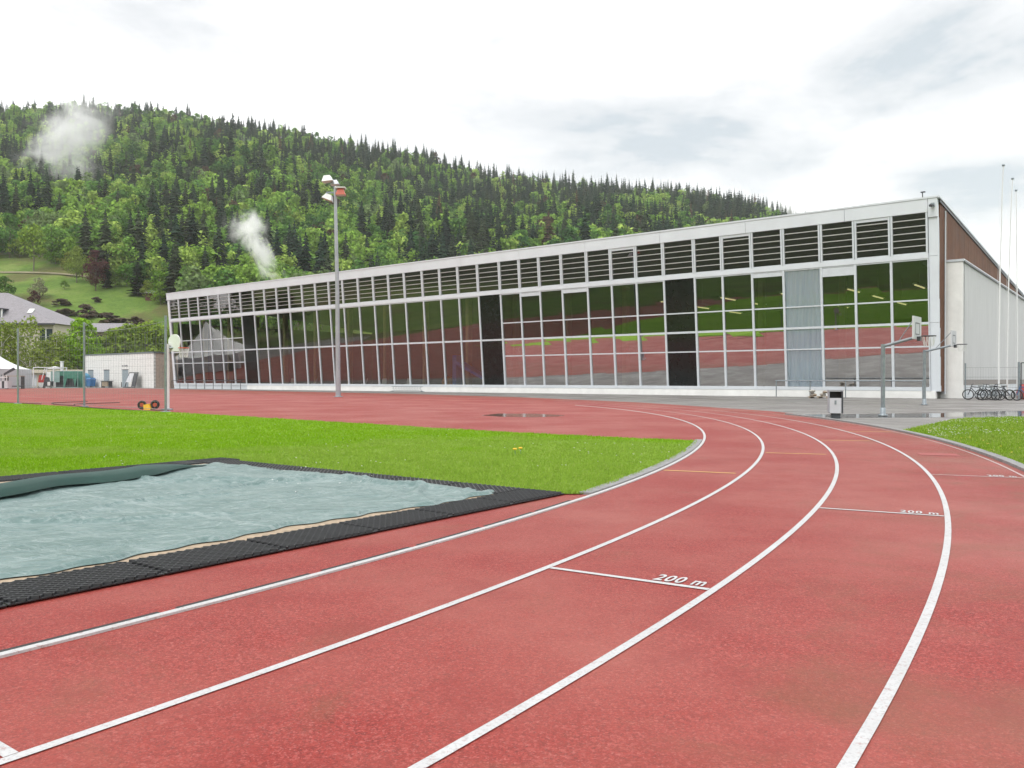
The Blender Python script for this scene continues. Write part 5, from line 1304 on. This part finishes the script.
# meadow trees
for args in (('broadleaf_tree', 'leaf0', 34, 290, 17, LG, 'tall pale green tree standing alone at the top of the meadow', 0.85),
             ('broadleaf_tree', 'dense0', 77, 276, 12.5, (0.20, 0.27, 0.06), 'olive green round tree left of the purple tree', 0.8),
             ('purple_tree', 'dense1', 96, 268, 13.5, (0.095, 0.040, 0.044), 'dark purple leaved tree on the meadow', 0.85),
             ('conifer', 'fir1', 107, 272, 12.5, (0.016, 0.030, 0.016), 'dark narrow conifer right beside the purple tree', 0.9),
             ('conifer', 'fir0', 138, 266, 11.5, (0.022, 0.040, 0.024), 'broad dark spruce at the right of the meadow', 1.9),
             ('bush', 'bush0', 40, 258, 7.0, (0.26, 0.27, 0.17), 'whitish flowering bush on the meadow above the house roof', 1.0),
             ('bush', 'bush1', 34, 250, 5.5, (0.075, 0.032, 0.034), 'dark red bush below the whitish flowering bush', 0.8),
             ('bush', 'bush1', 5, 256, 8.0, (0.07, 0.15, 0.03), 'green bush at the left edge above the house roof', 1.1),
             ('bush', 'bush0', 56, 300, 7, (0.13, 0.26, 0.03), 'bright bush between the lone tree and the olive tree', 1.2),
             ('bush', 'bush1', 65, 268, 3.0, MG, 'small green shrub in the open meadow', 1.1),
             ('broadleaf_tree', 'leaf1', 122, 284, 12, (0.15, 0.27, 0.05), 'light green tree between conifer and spruce', 1.1),
             ('broadleaf_tree', 'leaf2', 160, 266, 9, (0.15, 0.28, 0.04), 'light green tree right of the broad spruce', 1.2)):
    nm, key, px, yy, h, c, lab, s_ = args; x, y = gp(px, yy); tree(nm, key, x, y, h, c, lab, 'bush' if nm == 'bush' else 'tree', sx=s_)
bw = ['lowest', 'second', 'third', 'fourth', 'fifth', 'sixth', 'seventh', 'eighth', 'ninth', 'tenth', 'eleventh', 'twelfth']
rb = random.Random(4)
for q, (px, yy) in enumerate(((116, 274), (127, 276), (147, 262), (154, 268), (161, 258), (168, 262), (70, 292), (90, 288), (112, 284), (20, 312), (48, 314), (10, 316))):
    x, y = gp(px, yy); c = (0.16 * rb.uniform(.7, 1.2), 0.27 * rb.uniform(.75, 1.15), 0.045)
    tree('bush', 'bush%d' % (q % 2), x, y, rb.uniform(4.5, 8), c, 'rounded green bush along the edge of the wood, %s of twelve from the hall' % bw[q], 'bush', 'bushes along the edge of the wood', sx=rb.uniform(0.9, 1.3))
x, y = gp(152, 262)
t = empty('hut', (x, y, float(terrain(x, y))), 0.2, 'small red brown hut beside the broad spruce', 'hut'); MB().box((-1.6, -1.4, -1.5), (1.6, 1.4, 1.7)).build('wall', 'hut_wall', t); MB().hexa([(-1.9, -1.8, 1.71), (1.9, -1.8, 1.71), (1.9, 1.8, 1.71), (-1.9, 1.8, 1.71)], [(-1.9, -.1, 2.8), (1.9, -.1, 2.8), (1.9, .1, 2.8), (-1.9, .1, 2.8)]).build('roof', 'roof_tile', t)
# brushwood heaps
places = ['above the farm roof', 'left of centre of the meadow', 'in the middle of the meadow', 'low on the meadow', 'highest on the meadow', 'farthest right on the meadow', 'by the bright green tree']
for q, (px, yy, w, h) in enumerate(((62, 252, 5.5, 2.2), (66, 244, 6.5, 2.2), (62, 236, 7, 2.6), (86, 243, 6.5, 4.0), (97, 256, 3.5, 1.8), (108, 240, 9, 3.0), (135, 238, 6, 3.0))):
    x, y = gp(px, yy); V, F = broadleaf(120 + q, 520, q=0.075, w=0.42, low=0.0, lobes=18)
    o = np_mesh('brushwood_heap', V, F, 'brush', label='dark brown brushwood heap, %s' % places[q], cat='brushwood', group='brushwood heaps on the meadow')
    o.location = (x, y, float(terrain(x, y)) - 0.3); o.scale = (w * 1.35, w, h * 1.1)
# light track across the meadow
pts = [(gp(px, yy)) for px, yy in [(px_, 292 - (px_ + 60) * 0.055) for px_ in range(-60, 96, 6)]]
mb = MB(); vs = []
for x, y in pts: vs += [(x, y - 0.9, float(terrain(x, y - 0.9)) + 0.12), (x, y + 0.9, float(terrain(x, y + 0.9)) + 0.12)]
mb.add(vs, [(2 * i, 2 * i + 2, 2 * i + 3, 2 * i + 1) for i in range(len(pts) - 1)]); mb.build('hill_path', 'path', kind='structure')

# wooded hill
def forest():
    r = np.random.default_rng(99); n = 26000
    Z = np.sqrt(r.uniform(205 ** 2, 830 ** 2, n)); kx = r.uniform(-0.74, 0.50, n); X = kx * Z
    px = 512 + 829 * kx
    H_ = terrain(X, Z); ytop = 379.25 - 829 * (H_ + 14 - 1.355) / Z
    # open meadow at lower left
    lim = np.interp(px, [-200, 0, 40, 80, 120, 160, 185, 210], [318, 318, 312, 292, 276, 268, 250, 215])
    lim = lim + 14 * vnoise(X, Z, 40, 8)
    ok = Z > lim
    roofy = 294.5 - 0.1229 * (px - 166)                    # what stands wholly behind the hall roof is not built
    ok &= ~((px > 185) & (ytop > roofy + 14))
    X, Z, px, H_, ytop = X[ok], Z[ok], px[ok], H_[ok], ytop[ok]
    # thin out to natural spacing
    cell = {}; keep = []
    for i in range(len(X)):
        d = 5.7 + 0.0024 * Z[i]; key = (int(X[i] // d), int(Z[i] // d))
        if key in cell: continue
        cell[key] = i; keep.append(i)
    keep = np.array(keep); X, Z, px, H_, ytop = (a[keep] for a in (X, Z, px, H_, ytop))
    rel = np.clip((Z - 280) / 480, 0, 1)
    pc = 0.16 + 0.42 * rel ** 1.3 + 0.20 * np.clip((px - 250) / 300, 0, 1) + 0.85 * vnoise(X, Z, 95, 12) + 0.4 * vnoise(X, Z, 38, 13)
    con = r.random(len(X)) < pc
    hgt = np.where(con, r.uniform(14, 25, len(X)), r.uniform(10.5, 17.5, len(X))) * (1 - 0.12 * rel)
    m = len(X)
    leafc = np.array([[0.22, 0.36, 0.07], [0.15, 0.28, 0.06], [0.085, 0.185, 0.045], [0.30, 0.42, 0.10], [0.17, 0.25, 0.10], [0.05, 0.12, 0.04]])
    conc = np.array([[0.022, 0.042, 0.032], [0.028, 0.052, 0.036], [0.038, 0.060, 0.040], [0.050, 0.070, 0.042]])
    zone = vnoise(X, Z, 70, 14)
    li = np.clip(((zone + 0.55) / 1.1 * 4 + r.normal(0, 1.3, m)), 0, 5).astype(int)
    tint = np.where(con[:, None], conc[r.integers(0, 4, m)], leafc[li]) * r.uniform(0.82, 1.2, (m, 1))
    dead = r.random(m) < 0.018; tint[dead] = np.array([0.10, 0.07, 0.05])
    # the trees that show largest become single trees
    size = hgt / Z * np.where((px > -5) & (px < 830) & (ytop > 60), 1, 0)
    order = np.argsort(-size)[:280]; single = np.zeros(m, bool); single[order] = True
    for i in order:
        if con[i]: nm, key, lab, g = 'conifer', 'fir%d' % (i % 3), 'dark conifer standing among the nearest trees of the wooded hill', 'dark conifers low on the wooded hill'
        else:
            br = tint[i][1] > 0.27
            nm, key = 'broadleaf_tree', 'leaf%d' % (i % 4)
            lab, g = ('bright spring green broadleaf tree low on the wooded hill', 'bright broadleaf trees low on the wooded hill') if br else ('deeper green broadleaf tree low on the wooded hill', 'deeper green broadleaf trees low on the wooded hill')
        tree(nm, key, float(X[i]), float(Z[i]), float(hgt[i]), tuple(float(c) for c in tint[i]), lab, group=g, sx=float(r.uniform(0.95, 1.25)), z=float(H_[i]) - 0.4)
    # the rest is one mass
    protos = [conifer(200 + s, 15, 10, w=0.15 + 0.012 * s) for s in range(4)] + [broadleaf(210 + s, 260, q=0.050, w=0.36, lobes=15) for s in range(5)]
    pid = np.where(con, r.integers(0, 4, m), 4 + r.integers(0, 5, m))
    Vs, Fs, Ts = [], [], []; base = 0
    for p, (V, F) in enumerate(protos):
        idx = np.where((pid == p) & ~single)[0]
        if not len(idx): continue
        a = r.uniform(0, 6.28, len(idx)); c, s = np.cos(a)[:, None], np.sin(a)[:, None]; h = hgt[idx][:, None]; w = h * r.uniform(0.9, 1.25, (len(idx), 1))
        P = np.stack([(V[None, :, 0] * c - V[None, :, 1] * s) * w + X[idx][:, None], (V[None, :, 0] * s + V[None, :, 1] * c) * w + Z[idx][:, None], V[None, :, 2] * h + H_[idx][:, None] - 0.5], -1)
        Vs.append(P.reshape(-1, 3)); Ts.append(np.repeat(tint[idx], len(V), 0))
        Fs.append((F[None] + (np.arange(len(idx)) * len(V))[:, None, None]).reshape(-1, 4) + base); base += len(idx) * len(V)
    print('forest trees', m, 'quads', sum(len(f) for f in Fs))
    np_mesh('forest', np.concatenate(Vs), np.concatenate(Fs), 'leaf_mass', tint=np.concatenate(Ts), kind='stuff', label='mixed spring wood of spruces and pale broadleaf trees covering the hill')
forest()

# ------------------------------------------------------------------ mist over the wood and chimney smoke
def mat_mist(name, dens, scale, seed, fall=1.0, thr=0.42):
    m = bpy.data.materials.new(name); m.use_nodes = True; nt = m.node_tree; nt.nodes.clear()
    out = N_(nt, 'ShaderNodeOutputMaterial'); v = N_(nt, 'ShaderNodeVolumePrincipled')
    v.inputs['Color'].default_value = (1, 1, 1, 1); v.inputs['Anisotropy'].default_value = 0.0
    tc = N_(nt, 'ShaderNodeTexCoord'); 
    ln = N_(nt, 'ShaderNodeVectorMath', operation='LENGTH'); nt.links.new(tc.outputs['Object'], ln.inputs[0])
    f = N_(nt, 'ShaderNodeMapRange'); f.inputs['From Min'].default_value = 0.15; f.inputs['From Max'].default_value = 1.0; f.inputs['To Min'].default_value = 1; f.inputs['To Max'].default_value = 0
    nt.links.new(ln.outputs['Value'], f.inputs[0])
    mp = N_(nt, 'ShaderNodeMapping'); mp.inputs['Location'].default_value = (seed * 3.1, seed, 0); nt.links.new(tc.outputs['Object'], mp.inputs[0])
    nz = noise(nt, scale * 1.15, 6, 0.66, mp.outputs[0], 1.1)
    n2 = N_(nt, 'ShaderNodeMapRange'); n2.inputs['From Max'].default_value = 0.30; n2.inputs['From Min'].default_value = 0.0
    # the wisp frays out: the rim needs a stronger swirl to stay
    th = N_(nt, 'ShaderNodeMath', operation='MULTIPLY_ADD'); nt.links.new(ln.outputs['Value'], th.inputs[0]); th.inputs[1].default_value = 0.36; th.inputs[2].default_value = thr - 0.06
    sb_ = N_(nt, 'ShaderNodeMath', operation='SUBTRACT'); nt.links.new(nz, sb_.inputs[0]); nt.links.new(th.outputs[0], sb_.inputs[1]); nt.links.new(sb_.outputs[0], n2.inputs[0])
    a = N_(nt, 'ShaderNodeMath', operation='MULTIPLY'); nt.links.new(n2.outputs[0], a.inputs[0]); nt.links.new(f.outputs[0], a.inputs[1])
    b = N_(nt, 'ShaderNodeMath', operation='MULTIPLY'); nt.links.new(a.outputs[0], b.inputs[0]); b.inputs[1].default_value = dens
    nt.links.new(b.outputs[0], v.inputs['Density']); nt.links.new(v.outputs[0], out.inputs['Volume']); return m
def blob(name, px, py, yy, rx, ry, rz, tilt, m, label):
    mb = MB(); mb.lathe([(sin(a), -cos(a)) for a in np.linspace(0.001, pi - 0.001, 12)], (0, 0, 0), 20)
    o = mb.build(name, m, kind='stuff', label=label); x, y = gp(px, yy)
    o.location = (x, y, 1.355 + (379.25 - py) / 829.0 * yy); o.scale = (rx, ry, rz); o.rotation_euler = (0, tilt, 0)
blob('mist', 64, 136, 520, 54, 28, 38, -0.5, mat_mist('mist_bank', 0.15, 1.5, 1.0, thr=0.34), 'white bank of mist hanging over the wood at upper left')
blob('mist', 74, 168, 500, 30, 16, 28, 0.2, mat_mist('mist_tail', 0.11, 1.5, 3.0, thr=0.36), 'thin tail of mist trailing below the white bank')
blob('smoke', 262, 254, 200, 4.8, 4.0, 11.5, -0.50, mat_mist('smoke_plume', 1.7, 1.7, 4.0, thr=0.34), 'white smoke rising behind the hall roof')
blob('smoke', 247, 228, 200, 8.0, 5.0, 7.5, -0.2, mat_mist('smoke_cloud', 1.1, 1.4, 6.0, thr=0.36), 'thin top of the smoke behind the hall')
blob('mist', 392, 225, 470, 14, 12, 24, -0.3, mat_mist('mist_wisp', 0.07, 1.3, 9.0), 'faint mist wisp over the middle of the wood')
blob('mist', 248, 150, 600, 22, 14, 20, 0.4, mat_mist('mist_thread', 0.08, 1.5, 11.0), 'faint mist thread high above the smoke plume')
blob('mist', 712, 196, 700, 22, 18, 18, -0.4, mat_mist('mist_tuft', 0.08, 1.3, 12.0), 'faint mist tuft near the right end of the ridge')
blob('mist', 785, 208, 690, 30, 20, 14, 0.3, mat_mist('mist_end', 0.07, 1.1, 15.0, thr=0.3), 'pale mist over the end of the ridge by the hall roof')

# the damp air of the valley: far trees fade a little
m = bpy.data.materials.new('valley_air'); m.use_nodes = True; nt = m.node_tree; nt.nodes.clear()
v = N_(nt, 'ShaderNodeVolumePrincipled'); v.inputs['Color'].default_value = (0.97, 0.985, 1.0, 1); v.inputs['Density'].default_value = 0.00013
nt.links.new(v.outputs[0], N_(nt, 'ShaderNodeOutputMaterial').inputs['Volume'])
MB().box((-2620, -1620, -3), (2620, 2620, 460)).build('haze', m, kind='stuff', label='thin damp haze filling the valley')

# ------------------------------------------------------------------ sky, sun, camera
w = bpy.data.worlds.new('World'); sc.world = w; w.use_nodes = True
nt = w.node_tree; bg = nt.nodes['Background']
sky = N_(nt, 'ShaderNodeTexSky', sky_type='NISHITA'); sky.sun_disc = False
SUN_EL, SUN_AZ = radians(52), radians(215)                # azimuth from +Y clockwise
sky.sun_elevation = SUN_EL; sky.sun_rotation = SUN_AZ
tc = N_(nt, 'ShaderNodeTexCoord'); dirv = tc.outputs['Generated']
mp = N_(nt, 'ShaderNodeMapping'); mp.inputs['Scale'].default_value = (1.0, 1.0, 2.6); mp.inputs['Rotation'].default_value = (0, radians(-12), 0); nt.links.new(dirv, mp.inputs[0])
n1 = noise(nt, 2.6, 7, 0.58, mp.outputs[0], 0.5); n2 = noise(nt, 7.5, 6, 0.6, mp.outputs[0], 0.3)
def spot(px, py, rad, amt):
    d = np.array([(px - 512) / 829.0, 1.0, (379.25 - py) / 829.0]); d /= np.linalg.norm(d)
    sub = N_(nt, 'ShaderNodeVectorMath', operation='SUBTRACT'); nt.links.new(dirv, sub.inputs[0]); sub.inputs[1].default_value = d
    mu = N_(nt, 'ShaderNodeVectorMath', operation='MULTIPLY'); nt.links.new(sub.outputs[0], mu.inputs[0]); mu.inputs[1].default_value = (1 / rad[0], 1 / rad[0], 1 / rad[1])
    ln = N_(nt, 'ShaderNodeVectorMath', operation='LENGTH'); nt.links.new(mu.outputs[0], ln.inputs[0])
    mr = N_(nt, 'ShaderNodeMapRange', interpolation_type='SMOOTHSTEP'); mr.inputs['From Min'].default_value = 0; mr.inputs['From Max'].default_value = 1; mr.inputs['To Min'].default_value = amt; mr.inputs['To Max'].default_value = 0
    nt.links.new(ln.outputs['Value'], mr.inputs[0]); return mr.outputs[0]
def madd(a, b):
    m = N_(nt, 'ShaderNodeMath', operation='ADD'); nt.links.new(a, m.inputs[0]); nt.links.new(b, m.inputs[1]); return m.outputs[0]
bias = spot(640, 145, (0.40, 0.095), 0.20)
for s_ in (spot(930, 50, (0.22, 0.10), 0.26), spot(980, 210, (0.17, 0.11), 0.30), spot(80, 20, (0.25, 0.08), 0.05), spot(500, 120, (0.2, 0.06), 0.12)): bias = madd(bias, s_)
cl = N_(nt, 'ShaderNodeMath', operation='MULTIPLY_ADD'); nt.links.new(n2, cl.inputs[0]); cl.inputs[1].default_value = 0.42; nt.links.new(n1, cl.inputs[2])
dens = madd(cl.outputs[0], bias)
ccol = ramp(nt, dens, [(0.645, (1.0, 1.0, 1.0)), (0.83, (0.50, 0.50, 0.505)), (0.95, (0.395, 0.408, 0.42)), (1.0, (0.315, 0.345, 0.37))])
sk = N_(nt, 'ShaderNodeVectorMath', operation='SCALE'); nt.links.new(sky.outputs[0], sk.inputs[0]); sk.inputs['Scale'].default_value = 0.1
final = mix(nt, 0.93, sk.outputs[0], ccol)
nt.links.new(final, bg.inputs['Color']); bg.inputs['Strength'].default_value = 1.0

sl = bpy.data.lights.new('sun', 'SUN'); sl.energy = 0.9; sl.angle = radians(25); sl.color = (1.0, 0.96, 0.9)
so = bpy.data.objects.new('sun', sl); COL.objects.link(so)
so.rotation_euler = (pi / 2 - SUN_EL, 0, pi - SUN_AZ)

cam = bpy.data.cameras.new('camera'); co = bpy.data.objects.new('camera', cam); COL.objects.link(co)
cam.sensor_width = 36; cam.lens = 829.0 / 1024 * 36; cam.clip_start = 0.05; cam.clip_end = 6000
co.location = (0, 0, 1.355); co.rotation_euler = (radians(90) - math.atan(4.75 / 829), 0, 0)
sc.camera = co

vs_ = sc.view_settings; vs_.view_transform = 'Standard'; vs_.look = 'None'; vs_.exposure = 1.08; vs_.gamma = 1.0; vs_.use_curve_mapping = False
sc.cycles.use_denoising = True
sc.cycles.max_bounces = 8; sc.cycles.transparent_max_bounces = 12; sc.cycles.volume_bounces = 4
sc.cycles.use_adaptive_sampling = True; sc.cycles.adaptive_threshold = 0.015
